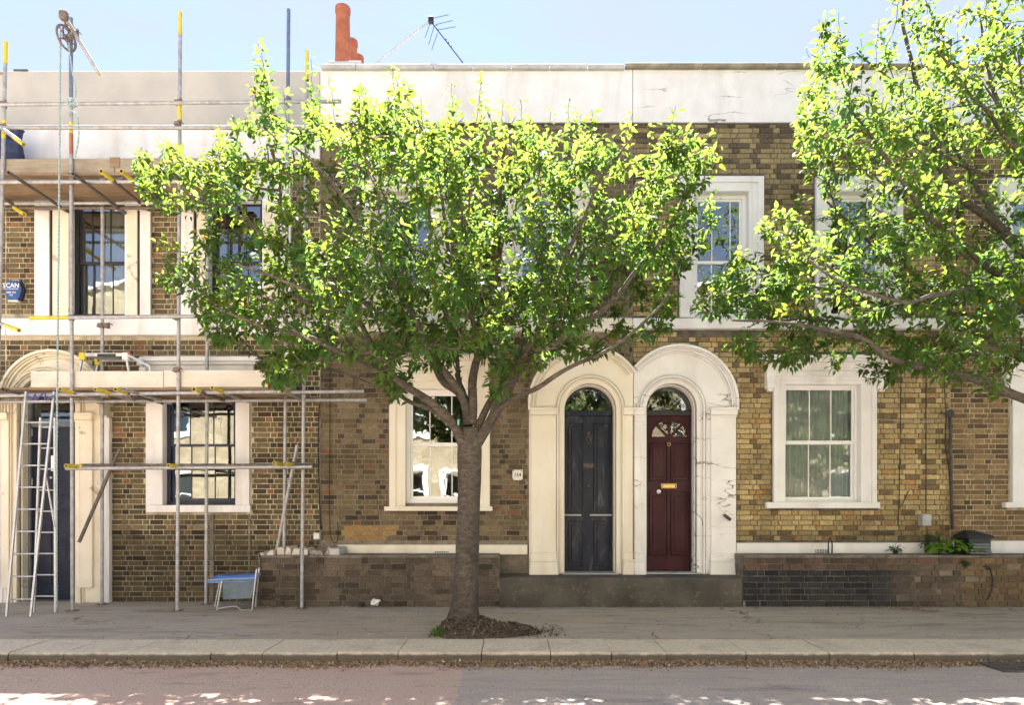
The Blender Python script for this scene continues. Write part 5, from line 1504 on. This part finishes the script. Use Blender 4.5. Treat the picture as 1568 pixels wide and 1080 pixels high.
def tree(label, base, trunk, trunk_r, limbs, outline, yc, ydepth, ntips, seed, shoots, leaves_per, clip_x=None, zmin_px=None):
    """trunk: list of points; limbs: (points, r0, r1). Twigs reach out from the limbs to points spread through the crown"""
    r = random.Random(seed); g = np.random.default_rng(seed)
    root = empty('street_tree', base); tag(root, label, 'tree', 'street trees on the pavement')
    # trunk with flared foot and burrs
    P0 = smooth_path([Vector(p) for p in trunk], 8)
    n = len(P0); ns = 28; vs = []; fs = []
    z0, z1 = P0[0].z, P0[-1].z
    for i, p in enumerate(P0):
        t = i/(n-1); rad = np.interp(t, [0,.04,.12,.3,.6,.85,1], trunk_r)
        for k in range(ns):
            a = 2*pi*k/ns
            f = 1 + .07*noise.noise(Vector((cos(a)*1.6, sin(a)*1.6, p.z*2.2+seed))) + .03*noise.noise(Vector((cos(a)*5, sin(a)*5, p.z*7)))
            root_f = max(0, 1-(p.z/.50))**1.7
            f += root_f*(.55*max(0, sin(a*5+seed))+.22*noise.noise(Vector((cos(a)*3, sin(a)*3, seed))))
            f += .05*abs(noise.noise(Vector((cos(a)*3.5, sin(a)*3.5, p.z*3.5+seed))))+.02*noise.noise(Vector((cos(a)*9, sin(a)*9, p.z*16)))
            vs.append((p.x+cos(a)*rad*f, p.y+sin(a)*rad*f, p.z))
    for i in range(n-1):
        for k in range(ns): fs.append((i*ns+k, i*ns+(k+1)%ns, (i+1)*ns+(k+1)%ns, (i+1)*ns+k))
    fs.append(tuple((n-1)*ns+k for k in range(ns)))
    MB().add(vs, fs).build('trunk', M['bark'], root, 0, True)
    nodes, par, plen, minr = [], [], [], []
    for pts, r0, r1 in limbs:
        q = smooth_path([Vector(p) for p in pts], 7)
        # slight wander
        q = [p+Vector((noise.noise(p*2.3), noise.noise(p*2.3+Vector((5,5,5))), noise.noise(p*2.3+Vector((9,1,3)))))*.035*min(1, i/4) for i, p in enumerate(q)]
        rr = [r0+(r1-r0)*(i/(len(q)-1))**.8 for i in range(len(q))]
        rr = [a*(1+.10*noise.noise(p*9)) for a, p in zip(rr, q)]
        MB().tube(q, rr, 12).build('branch', M['bark'], root, 0, True)
        d_ = 0; prev = -1
        for i, p in enumerate(q):
            if i: d_ += (q[i]-q[i-1]).length
            nodes.append(tuple(p)); par.append(prev); plen.append(d_); minr.append(rr[i]); prev = len(nodes)-1
    nl = len(nodes)
    # points for the twigs to reach
    tips = []
    xs_ = [p[0] for p in outline]; ys_ = [p[1] for p in outline]
    bx0, bx1, by0, by1 = min(xs_), max(xs_), min(ys_), max(ys_)
    cxp, cyp = (bx0+bx1)/2, (by0+by1)/2
    tries = 0
    while len(tips) < ntips and tries < ntips*60:
        tries += 1
        px, py = r.uniform(bx0, bx1), r.uniform(by0, by1)
        if not inside(outline, px, py): continue
        if py < 330 and r.random() < .28: continue     # the crown is fuller in its lower half
        e = min(1, sqrt(((px-cxp)/((bx1-bx0)*.5))**2 + ((py-cyp)/((by1-by0)*.56))**2))
        hw = ydepth*sqrt(max(.10, 1-e*e))
        y = yc + r.uniform(-1, 1)*hw
        p = P(px, py, y)
        if noise.noise(p*1.25+Vector((seed, 0, 0))) < (-.14 if py < 360 else -.24) or noise.noise(p*2.6+Vector((0, seed, 0))) < -.24: continue
        if clip_x is not None and p.x > clip_x: continue
        if p.y > -.18: continue
        tips.append((p, False))
    for (px, py, bxp, byp, dy) in shoots:
        tips.append((P(px, py, yc+dy), (P(bxp, byp, yc+dy))))
    top = Vector(trunk[-1])
    tips.sort(key=lambda q: ((q[0]-top).length + (100 if q[1] else 0)))
    cap = len(nodes)+len(tips)*16+50
    A_ = np.zeros((cap, 3)); PL = np.zeros(cap); A_[:nl] = nodes; PL[:nl] = plen; cnt = nl
    parent = list(par); chains = []
    for (p, sh) in tips:
        tgt = np.array(sh if sh else p)
        d_ = np.linalg.norm(A_[:cnt]-tgt, axis=1)
        # prefer to leave from lower, nearer wood so that twigs rise outward
        cost = d_ + .18*PL[:cnt] + .35*np.maximum(0, A_[:cnt, 2]-tgt[2]+.05)
        j = int(np.argmin(cost))
        a = Vector(A_[j]); b = Vector(sh if sh else p)
        L = (b-a).length; k = max(2, int(L/.11)); prev = j; ch = [j]
        bend = Vector((r.uniform(-1,1), r.uniform(-1,1), r.uniform(-.6,.2)))*L*.10
        for i in range(1, k+1):
            t = i/k; q = a.lerp(b, t) + bend*sin(pi*t) + Vector((r.uniform(-1,1), r.uniform(-1,1), r.uniform(-1,1)))*.012
            A_[cnt] = q; PL[cnt] = PL[prev]+L/k; parent.append(prev); prev = cnt; ch.append(cnt); cnt += 1
        if sh:
            L2 = (p-b).length; k = max(2, int(L2/.08))
            for i in range(1, k+1):
                q = b.lerp(p, i/k)+Vector((r.uniform(-1,1), r.uniform(-1,1), 0))*.012
                A_[cnt] = q; PL[cnt] = PL[prev]+L2/k; parent.append(prev); prev = cnt; ch.append(cnt); cnt += 1
        chains.append((ch, bool(sh)))
    # pipe-model radii
    load = np.zeros(cnt)
    for ch, _ in chains: load[ch[-1]] += 1
    for i in range(cnt-1, nl-1, -1): load[parent[i]] += load[i]
    rad = .0021*np.maximum(load, 1)**.47 + .0006
    V, Fc = [], []
    tw = MB()
    for ch, _ in chains:
        pts = [Vector(A_[i]) for i in ch]; rr = [min(rad[i], .045) for i in ch]
        rr[0] = min(rr[0], rr[1]*1.1)
        tw.tube(pts, rr, 5, caps=False)
    o = tw.build('twigs', M['twig'], root, 0, True); tag(o, kind='stuff')
    # leaves: alternate along the outer part of every twig, held out flat and a little drooping
    LP, LA, LU, LL, LC = [], [], [], [], []
    for ch, sh in chains:
        idx = ch[-7:] if not sh else ch[-14:]
        pts = [Vector(A_[i]) for i in idx]
        seglen = sum((pts[i+1]-pts[i]).length for i in range(len(pts)-1))
        m = int(leaves_per*(2.1 if sh else 1)*r.uniform(.7, 1.3))
        tone = r.uniform(.72, 1.3); yel = r.uniform(-.22, .16)
        if r.random() < .12: tone *= .65
        for k in range(m):
            t = (k+.5)/m; f = t*(len(pts)-1); i = min(int(f), len(pts)-2)
            p = pts[i].lerp(pts[i+1], f-i); d_ = (pts[i+1]-pts[i]).normalized()
            a = k*2.4+r.uniform(-.5,.5)
            o1 = d_.orthogonal().normalized(); o2 = d_.cross(o1)
            out = o1*cos(a)+o2*sin(a)
            ax = (out*.9 + d_*r.uniform(.15,.8) + Vector((0,0,r.uniform(-.65,.15)))).normalized()
            up = Vector((r.uniform(-.55,.55), r.uniform(-.55,.55), 1)) + out*.1
            st = r.uniform(.012, .035)
            LP.append(p+ax*st + Vector((r.uniform(-1,1), r.uniform(-1,1), r.uniform(-1,1)))*.022)
            LA.append(ax); LU.append(up.normalized()); LL.append((r.uniform(.032,.062) if r.random() < .35 else r.uniform(.056,.098))*(.75+.35*(1-abs(t-.5))))
            v = tone*r.uniform(.8,1.2)
            young = 1+.35*max(0, t-.6)
            if r.random() < .012: LC.append((1.6, .65, .5)); continue
            LC.append((v*(1+yel)*young, v*young, v*(1-yel*1.5)))
    LP = np.array([tuple(v) for v in LP]); LA = np.array([tuple(v) for v in LA]); LU = np.array([tuple(v) for v in LU]); LL = np.array(LL); LC = np.array(LC)
    # the 300 that show largest: nearest the street and in the picture
    pxs = CX+LP[:,0]*F/(D+LP[:,1]); pys = HY-(LP[:,2]-CH)*F/(D+LP[:,1])
    vis = (pxs > 5) & (pxs < 1563) & (pys > 5) & (pys < 700)
    sizes = LL/(D+LP[:,1])*vis
    pick = np.argsort(-sizes)[:300]
    mask = np.ones(len(LP), bool); mask[pick] = False
    V, Fc, C = leaf_arrays(LP[mask], LA[mask], LU[mask], LL[mask], LL[mask]*g.uniform(.50,.66,mask.sum()), g.uniform(.0,.35,mask.sum()), LC[mask])
    o = mesh_np('foliage', V, Fc, M['leaf'], C); link(o, root); tag(o, kind='stuff')
    for i in pick:
        o = bpy.data.objects.new('leaf', SINGLE[r.randrange(10)])
        ax = Vector(LA[i]); up = Vector(LU[i]); side = up.cross(ax).normalized(); nor = ax.cross(side)
        o.matrix_basis = Matrix(((ax.x, side.x, nor.x, LP[i][0]), (ax.y, side.y, nor.y, LP[i][1]), (ax.z, side.z, nor.z, LP[i][2]), (0,0,0,1))) @ Matrix.Scale(LL[i]/.085, 4)
        link(o, root)
    print('tree', len(chains), 'twigs', len(LP), 'leaves')
    return root

TY = -2.37
def PT(px, py, dy=0): return P(px, py, TY+dy)
# limbs of the middle tree: photograph positions with their own depths
t1_limbs = [
 ([PT(712,690), PT(690,650,-.1), PT(655,612,-.3), PT(600,578,-.5), PT(540,548,-.7), PT(470,520,-.9), PT(400,500,-1.0), PT(330,470,-1.0)], .062, .012),
 ([PT(690,652,-.1), PT(655,628,0), PT(615,608,.2), PT(580,592,.35), PT(520,570,.5), PT(450,545,.6)], .034, .010),
 ([PT(718,640), PT(703,605,.1), PT(680,580,.2), PT(655,545,.35), PT(620,502,.5), PT(578,477,.6), PT(500,425,.8), PT(425,381,.9), PT(384,350,.9), PT(320,305,.9)], .060, .012),
 ([PT(716,650), PT(700,600,-.1), PT(668,555,-.3), PT(640,500,-.5), PT(600,430,-.7), PT(555,350,-.8), PT(500,270,-.9), PT(450,220,-.9)], .052, .011),
 ([PT(722,650), PT(722,600), PT(727,560,.05), PT(733,530,.1), PT(728,500,.1), PT(702,440,.0), PT(685,360,-.1), PT(670,270,-.1), PT(640,190,-.1)], .062, .010),
 ([PT(732,535,.1), PT(742,500,.2), PT(758,440,.3), PT(768,370,.4), PT(765,290,.4), PT(775,220,.3)], .045, .010),
 ([PT(712,620), PT(702,575,.3), PT(697,545,.5), PT(690,500,.8), PT(660,430,1.0), PT(610,340,1.1), PT(560,250,1.1)], .036, .009),
 ([PT(728,660), PT(752,615,.1), PT(775,575,.3), PT(800,520,.5), PT(812,450,.7), PT(830,370,.9), PT(850,290,1.0), PT(880,220,1.0)], .045, .010),
 ([PT(730,680), PT(765,620,-.1), PT(790,575,-.2), PT(830,541,-.3), PT(870,508,-.4), PT(911,482,-.5), PT(955,442,-.6), PT(990,395,-.7), PT(1027,349,-.7), PT(1055,290,-.7)], .064, .011),
 ([PT(745,655,-.05), PT(772,620,-.3), PT(830,590,-.6), PT(880,560,-.8), PT(940,530,-1.0), PT(1000,480,-1.1), PT(1030,430,-1.1)], .036, .010),
 ([PT(790,575,-.2), PT(820,510,-.5), PT(850,440,-.8), PT(880,360,-1.0), PT(920,280,-1.1), PT(960,220,-1.1)], .036, .009),
 ([PT(600,578,-.5), PT(560,520,-.9), PT(500,460,-1.2), PT(430,430,-1.3), PT(360,400,-1.3)], .026, .009),
]
shoots1 = [(395,66,420,190,.2),(400,80,425,210,-.3),(475,90,482,200,.1),(470,112,478,215,.4),(503,118,520,220,.6),(600,100,608,200,0),(556,132,560,230,-.4),(625,125,628,220,.4),
           (690,128,700,210,-.4),(738,110,728,200,.1),(770,150,765,240,.5),(798,152,800,240,-.3),(872,152,868,240,.3),(908,168,900,240,-.5),(968,175,960,250,.2),(1035,162,1020,250,-.1),
           (1090,195,1060,270,.3),(1105,235,1065,290,-.4),(215,232,290,270,.3),(250,214,310,265,-.2),(335,190,350,270,.5),(240,368,310,400,-.3),(255,430,330,450,.2),(842,172,845,250,.7),
           (1000,190,990,270,.7),(1098,300,1040,340,.1),(645,150,650,230,-.7),(385,130,400,230,.7),(435,140,440,230,-.6)]
foot1 = PT(708, 965)
tree('leafy cherry tree in the middle of the pavement, in front of number 154', (foot1.x, foot1.y, 0),
     [(foot1.x, TY, -.06), tuple(PT(713,920)), tuple(PT(715,860)), tuple(PT(717,800)), tuple(PT(718,740)), tuple(PT(719,695)), tuple(PT(721,655))],
     [.205,.175,.150,.132,.126,.135,.085], t1_limbs, CROWN1, TY, 1.75, 2250, 5, shoots1, 14)

TX2 = 1742
def PS(px, py, dy=0): return P(px, py, TY-.1+dy)
t2_limbs = [
 ([PS(TX2,660), PS(1690,650,-.1), PS(1640,632,-.2), PS(1568,612,-.3), PS(1520,592,-.4), PS(1470,578,-.4), PS(1400,562,-.5), PS(1355,545,-.6), PS(1320,520,-.7), PS(1270,505,-.8), PS(1190,495,-.9), PS(1120,490,-.9)], .072, .010),
 ([PS(TX2,640), PS(1640,580,.1), PS(1568,548,.2), PS(1497,512,.3), PS(1440,471,.4), PS(1380,425,.5), PS(1342,386,.6), PS(1300,340,.7), PS(1260,300,.7)], .060, .010),
 ([PS(TX2,620), PS(1620,500,-.2), PS(1540,430,-.4), PS(1477,381,-.5), PS(1432,341,-.6), PS(1390,290,-.7), PS(1340,220,-.8), PS(1290,150,-.8)], .062, .010),
 ([PS(TX2,600), PS(1620,450,.2), PS(1540,360,.4), PS(1470,300,.5), PS(1440,250,.5), PS(1425,190,.5), PS(1400,110,.5), PS(1384,30,.5), PS(1383,-40,.5)], .070, .010),
 ([PS(TX2,600), PS(1680,430,0), PS(1600,300,0), PS(1545,200,-.1), PS(1515,110,-.1), PS(1500,30,-.1)], .060, .010),
 ([PS(TX2,600), PS(1740,400,.2), PS(1700,200,.3), PS(1660,50,.3)], .07, .012),
 ([PS(TX2,620), PS(1820,450,0), PS(1950,300,0), PS(2050,150,0)], .07, .012),
 ([PS(TX2,640), PS(1850,560,-.2), PS(2000,480,-.3), PS(2180,400,-.3)], .065, .012),
 ([PS(1540,430,-.4), PS(1500,440,-.9), PS(1440,450,-1.2), PS(1380,460,-1.4), PS(1300,440,-1.4), PS(1240,400,-1.4)], .032, .009),
 ([PS(1440,471,.4), PS(1380,470,.9), PS(1300,455,1.1), PS(1220,430,1.2), PS(1150,410,1.2)], .028, .009),
 ([PS(1540,360,.4), PS(1500,290,1.0), PS(1440,200,1.2), PS(1370,130,1.3), PS(1310,80,1.3)], .032, .009),
 ([PS(1600,300,0), PS(1560,230,-.7), PS(1490,150,-1.1), PS(1430,80,-1.2)], .032, .009),
]
shoots2 = [(1255,28,1262,120,.2),(1285,18,1280,110,-.3),(1345,30,1340,110,.4),(1383,-60,1385,40,.2),(1420,-10,1420,80,-.3),(1520,5,1505,100,.3),(1545,40,1530,120,-.4),(1235,75,1265,150,.5),
           (1180,330,1240,350,.1),(1065,455,1140,450,.3),(1130,400,1190,420,.1),(1105,525,1180,520,-.5),(1215,230,1270,260,.3),(1222,140,1270,190,-.4),(1318,60,1320,140,-.7),(1470,10,1465,90,.8),(1440,40,1440,120,.0),(1190,480,1240,470,-1.0)]
foot2 = PS(TX2, 965)
tree('second cherry tree reaching in from the right edge, its trunk outside the photo', (foot2.x, foot2.y, 0),
     [(foot2.x, TY-.1, -.06), tuple(PS(TX2,900)), tuple(PS(TX2,860)), tuple(PS(TX2,800)), tuple(PS(TX2,740)), tuple(PS(TX2,690)), tuple(PS(TX2,640))],
     [.23,.19,.16,.145,.14,.15,.10], t2_limbs, CROWN2, TY-.1, 1.8, 3400, 17, shoots2, 14)

o = MB().box(-.012, .012, -.012, .004, -.032, .032).build('plastic_tag', M['teal'], None, .005); o.location = P(702, 647, TY-.15); tag(o, 'teal plastic tag tucked into the fork of the middle tree', 'tag')

# ================================================================== plants, soil, leaf litter
def leafy(name, label, cx_, cy_, z0, n, spread, h, lmin, lmax, m, seed, cat='plant'):
    r = random.Random(seed); root = empty(name, (cx_, cy_, z0)); tag(root, label, cat)
    st = MB(); Pp, Aa, Uu, Ll = [], [], [], []
    for k in range(n):
        a = r.uniform(0, 2*pi); d_ = sqrt(r.random())
        tip = Vector((cx_+cos(a)*spread*d_, cy_+sin(a)*spread*.45*d_, z0+h*(1-.6*d_*d_)*r.uniform(.45,1)))
        b = Vector((cx_+cos(a)*spread*.15*d_, cy_, z0))
        st.tube([b, b.lerp(tip, .5)+Vector((0,0,.03)), tip], [.004,.003,.002], 5)
        Pp.append(tuple(tip)); ax = Vector((cos(a), sin(a)*.8, r.uniform(-.4,.2))).normalized(); Aa.append(tuple(ax)); u = Vector((r.uniform(-.4,.4), r.uniform(-.7,.1), 1)).normalized(); Uu.append(tuple(u)); Ll.append(r.uniform(lmin, lmax))
    st.build('stem', M['twig'] if 'dead' in label else M['weed_dark'], root)
    Ll = np.array(Ll)
    for k in range(min(n, 120)):
        V, Fc, C = leaf_arrays(np.array([Pp[k]]), np.array([Aa[k]]), np.array([Uu[k]]), Ll[k:k+1], Ll[k:k+1]*r.uniform(.55,.85), np.array([r.uniform(.1,.5)]), np.ones((1,3)))
        link(mesh_np('leaf', V, Fc, m), root)
    return root
leafy('weed_plant', 'bright green broad-leaved plant growing on top of the low wall on the right', X(1462,-.35), -.34, LZ, 70, .36, .24, .07, .14, M['weed'], 3)
leafy('weed_plant', 'thin upright green shoot rising behind the broad-leaved plant', X(1438,-.2), -.2, LZ, 16, .05, .44, .03, .05, M['weed'], 4)
leafy('weed_plant', 'dark straggly weed climbing the wall below the grey meter box', X(1420,-.2), -.2, LZ, 40, .10, .36, .03, .05, M['weed_dark'], 5)
leafy('weed_plant', 'low dark twiggy weed against the white plinth left of the green plant', X(1374,-.3), -.25, LZ, 34, .13, .17, .025, .045, M['weed_dark'], 6)
leafy('weed_plant', 'small grey-green weed sprouting from the face of the low wall', X(1479,-.54), -.53, LZ-.17, 26, .09, .14, .02, .035, M['weed_dark'], 7)

# grass tuft by the trunk
def grass(name, label, px, y, n, spread, h, seed, m):
    r = random.Random(seed); mb = MB(); x0 = X(px, y)
    for k in range(n):
        a = r.uniform(0, 2*pi); q = sqrt(r.random())*spread
        b = Vector((x0+cos(a)*q, y+sin(a)*q*.5, 0)); l_ = h*r.uniform(.4,1)
        d_ = Vector((cos(a)*r.uniform(.1,.8), sin(a)*r.uniform(.1,.6), 1)).normalized()
        p1 = b+d_*l_*.55; p2 = p1+(d_+Vector((cos(a)*.7, sin(a)*.4, -.35))).normalized()*l_*.5
        w = Vector((-sin(a), cos(a), 0))*.004
        mb.add([b-w, b+w, p1+w*.8, p1-w*.8, p2], [(0,1,2,3),(3,2,4)])
    o = mb.build(name, m); tag(o, label, 'grass', kind='stuff'); return o
grass('grass_tuft', 'tuft of green grass at the left foot of the middle tree', 684, -2.62, 170, .17, .16, 2, M['weed'])

# soil mound round the foot of the trunk
mb = MB(); vs, fs = [], []
mx0, mx1, my0, my1 = X(672, -2.5), X(878, -2.5), -2.835, -1.95
NX, NY = 110, 60
def mound(x, y):
    u = (x-foot1.x)/.95; v = (y+2.40)/.42
    if u < 0: e = max(0, 1-(u*3.2)**2-v*v)
    else: e = max(0, 1-(u/1.0)**1.3-v*v+.35*noise.noise(Vector((x*4, y*4, 7))))
    hgt = .17*e**.75*(1 if u < .25 else max(0, 1-(u-.25)*.55))
    return hgt*(1+.25*noise.noise(Vector((x*6, y*6, 0))))+ (.018*noise.noise(Vector((x*28, y*28, 2))) if e > 0 else 0) - (.012 if e <= .02 else 0)
for j in range(NY+1):
    for i in range(NX+1):
        x = mx0+(mx1-mx0)*i/NX; y = my0+(my1-my0)*j/NY; vs.append((x, y, mound(x, y)))
for j in range(NY):
    for i in range(NX):
        a = j*(NX+1)+i; fs.append((a, a+1, a+NX+2, a+NX+1))
tag(mb.add(vs, fs).build('soil_mound', M['soil'], None, 0, True), 'heap of dark soil spreading right from the foot of the middle tree', 'soil', kind='stuff')

# flakes: dead leaves, bud scales and bark chips
def flake_mat(name):
    m, nt, b = mat(name); n = N(nt)
    a = n.new('ShaderNodeAttribute'); a.attribute_name = 'tint'; n.link(a.outputs['Color'], b.inputs['Base Color']); b.inputs['Roughness'].default_value = .9
    return m
M['flake'] = flake_mat('dry_leaf_litter')
def litter(name, label, pts, smin, smax, cols, seed):
    g = np.random.default_rng(seed); n = len(pts)
    pts = np.array(pts)
    s_ = g.uniform(smin, smax, n)[:, None]
    d1 = g.normal(size=(n,3)); d1[:,2] *= .45; d1 /= np.linalg.norm(d1, axis=1, keepdims=True)
    up = g.normal(size=(n,3))*.45; up[:,2] += 1
    d2 = np.cross(d1, up); d2 /= np.linalg.norm(d2, axis=1, keepdims=True)
    nn = np.cross(d1, d2)
    a = pts-d1*s_; b = pts+d2*s_*.5+nn*s_*.25; c = pts+d1*s_; e = pts-d2*s_*.5+nn*s_*.18
    V = np.stack([a,b,c,e], 1).reshape(-1,3); V[:,2] += .003
    k = (np.arange(n)*4)[:,None]
    Fc = np.concatenate([k+np.array([[0,1,2]]), k+np.array([[0,2,3]])], 0)
    cols = np.array(cols); C = cols[g.integers(0, len(cols), n)]*g.uniform(.6,1.3,(n,1)); C = np.repeat(C, 4, axis=0)
    o = mesh_np(name, V, Fc, M['flake'], C); link(o); tag(o, label, 'leaf litter', kind='stuff'); return o
brown = [(.20,.12,.06),(.32,.21,.11),(.42,.30,.17),(.12,.08,.05),(.30,.17,.08),(.48,.40,.28)]
g = np.random.default_rng(3)
pts = []
for k in range(42000):
    x = g.uniform(-6.2, 6.2); w = .5+.5*noise.noise(Vector((x*1.3, 0, 5)))
    y = KY0-.02-abs(g.normal())*.10*(.5+w) - (.05 if g.random() < .3 else 0)*g.random()
    dens = .35+.65*(noise.noise(Vector((x*.9, 3, 1)))*.5+.5)
    if g.random() > dens*1.4: continue
    pts.append((x, y, ROADZ+rough(x, y)+g.uniform(0, .012)))
litter('leaf_litter', 'band of dry brown leaf litter lying in the gutter along the kerb', pts, .007, .020, brown, 1)
pts = []
for k in range(5200):
    x = foot1.x+g.uniform(-.35, 1.15); y = -2.40+g.normal()*.24
    h_ = mound(x, y)
    if h_ < .004 and g.random() < .88: continue
    if y < KY1 or (x-foot1.x)**2+(y-TY)**2 < .02: continue
    pts.append((x, y, max(h_, 0)+.004))
litter('wood_chip', 'dark bark chips and dead leaves covering the heap of soil', pts, .010, .026, [(.07,.05,.035),(.13,.095,.065),(.19,.15,.105),(.05,.035,.025),(.24,.19,.13)], 2)
pts = []
for k in range(1700):
    x = g.uniform(-6.4, 6.4); y = (-.50 if (x > X(396) ) else 0.0)-abs(g.normal())*.05
    pts.append((x, y-.02, .004))
for k in range(900): pts.append((g.uniform(-6.4, 6.4), g.uniform(-3.1, -.6), .004))
for k in range(700):
    t = g.random(); x = X(1345,-.6)+t*.62+g.normal()*.06; y = -.55-t*.38+g.normal()*.05; pts.append((x, y, .006))
litter('wall_foot_litter', 'crumbs and dead leaves scattered over the pavement and along the wall foot', pts, .005, .014, brown+[(.5,.46,.38)], 3)
pts = []
for k in range(2200): pts.append((g.uniform(-6, 6), g.uniform(-5.2, -3.6), ROADZ+.004))
litter('road_grit', 'loose grit and bits of leaf scattered over the road', pts, .003, .009, brown+[(.5,.46,.38),(.08,.07,.06)], 4)

# the same kind of tree stands across the street and shows in the window glass
src = [o for o in sc.objects if o.name.startswith('street_tree') and o.parent is None][0]
for k, (x, y, rz) in enumerate(((2.0, -13.2, 2.0), (10.3, -13.1, .7))):
    r2 = src.copy(); link(r2); r2.matrix_basis = Matrix.Translation((x, y, 0)) @ Matrix.Rotation(rz, 4, 'Z') @ Matrix.Scale(.9, 4)
    r2['label'] = 'cherry tree across the street, seen only reflected in the windows'; r2['group'] = 'street trees across the road'
    inv = Matrix.Translation(src.matrix_basis.translation).inverted()
    for c_ in [o for o in sc.objects if o.parent == src and o.data.name.split('.')[0] != 'leaf']:
        q = c_.copy(); sc.collection.objects.link(q); q.parent = r2; q.matrix_parent_inverse = inv
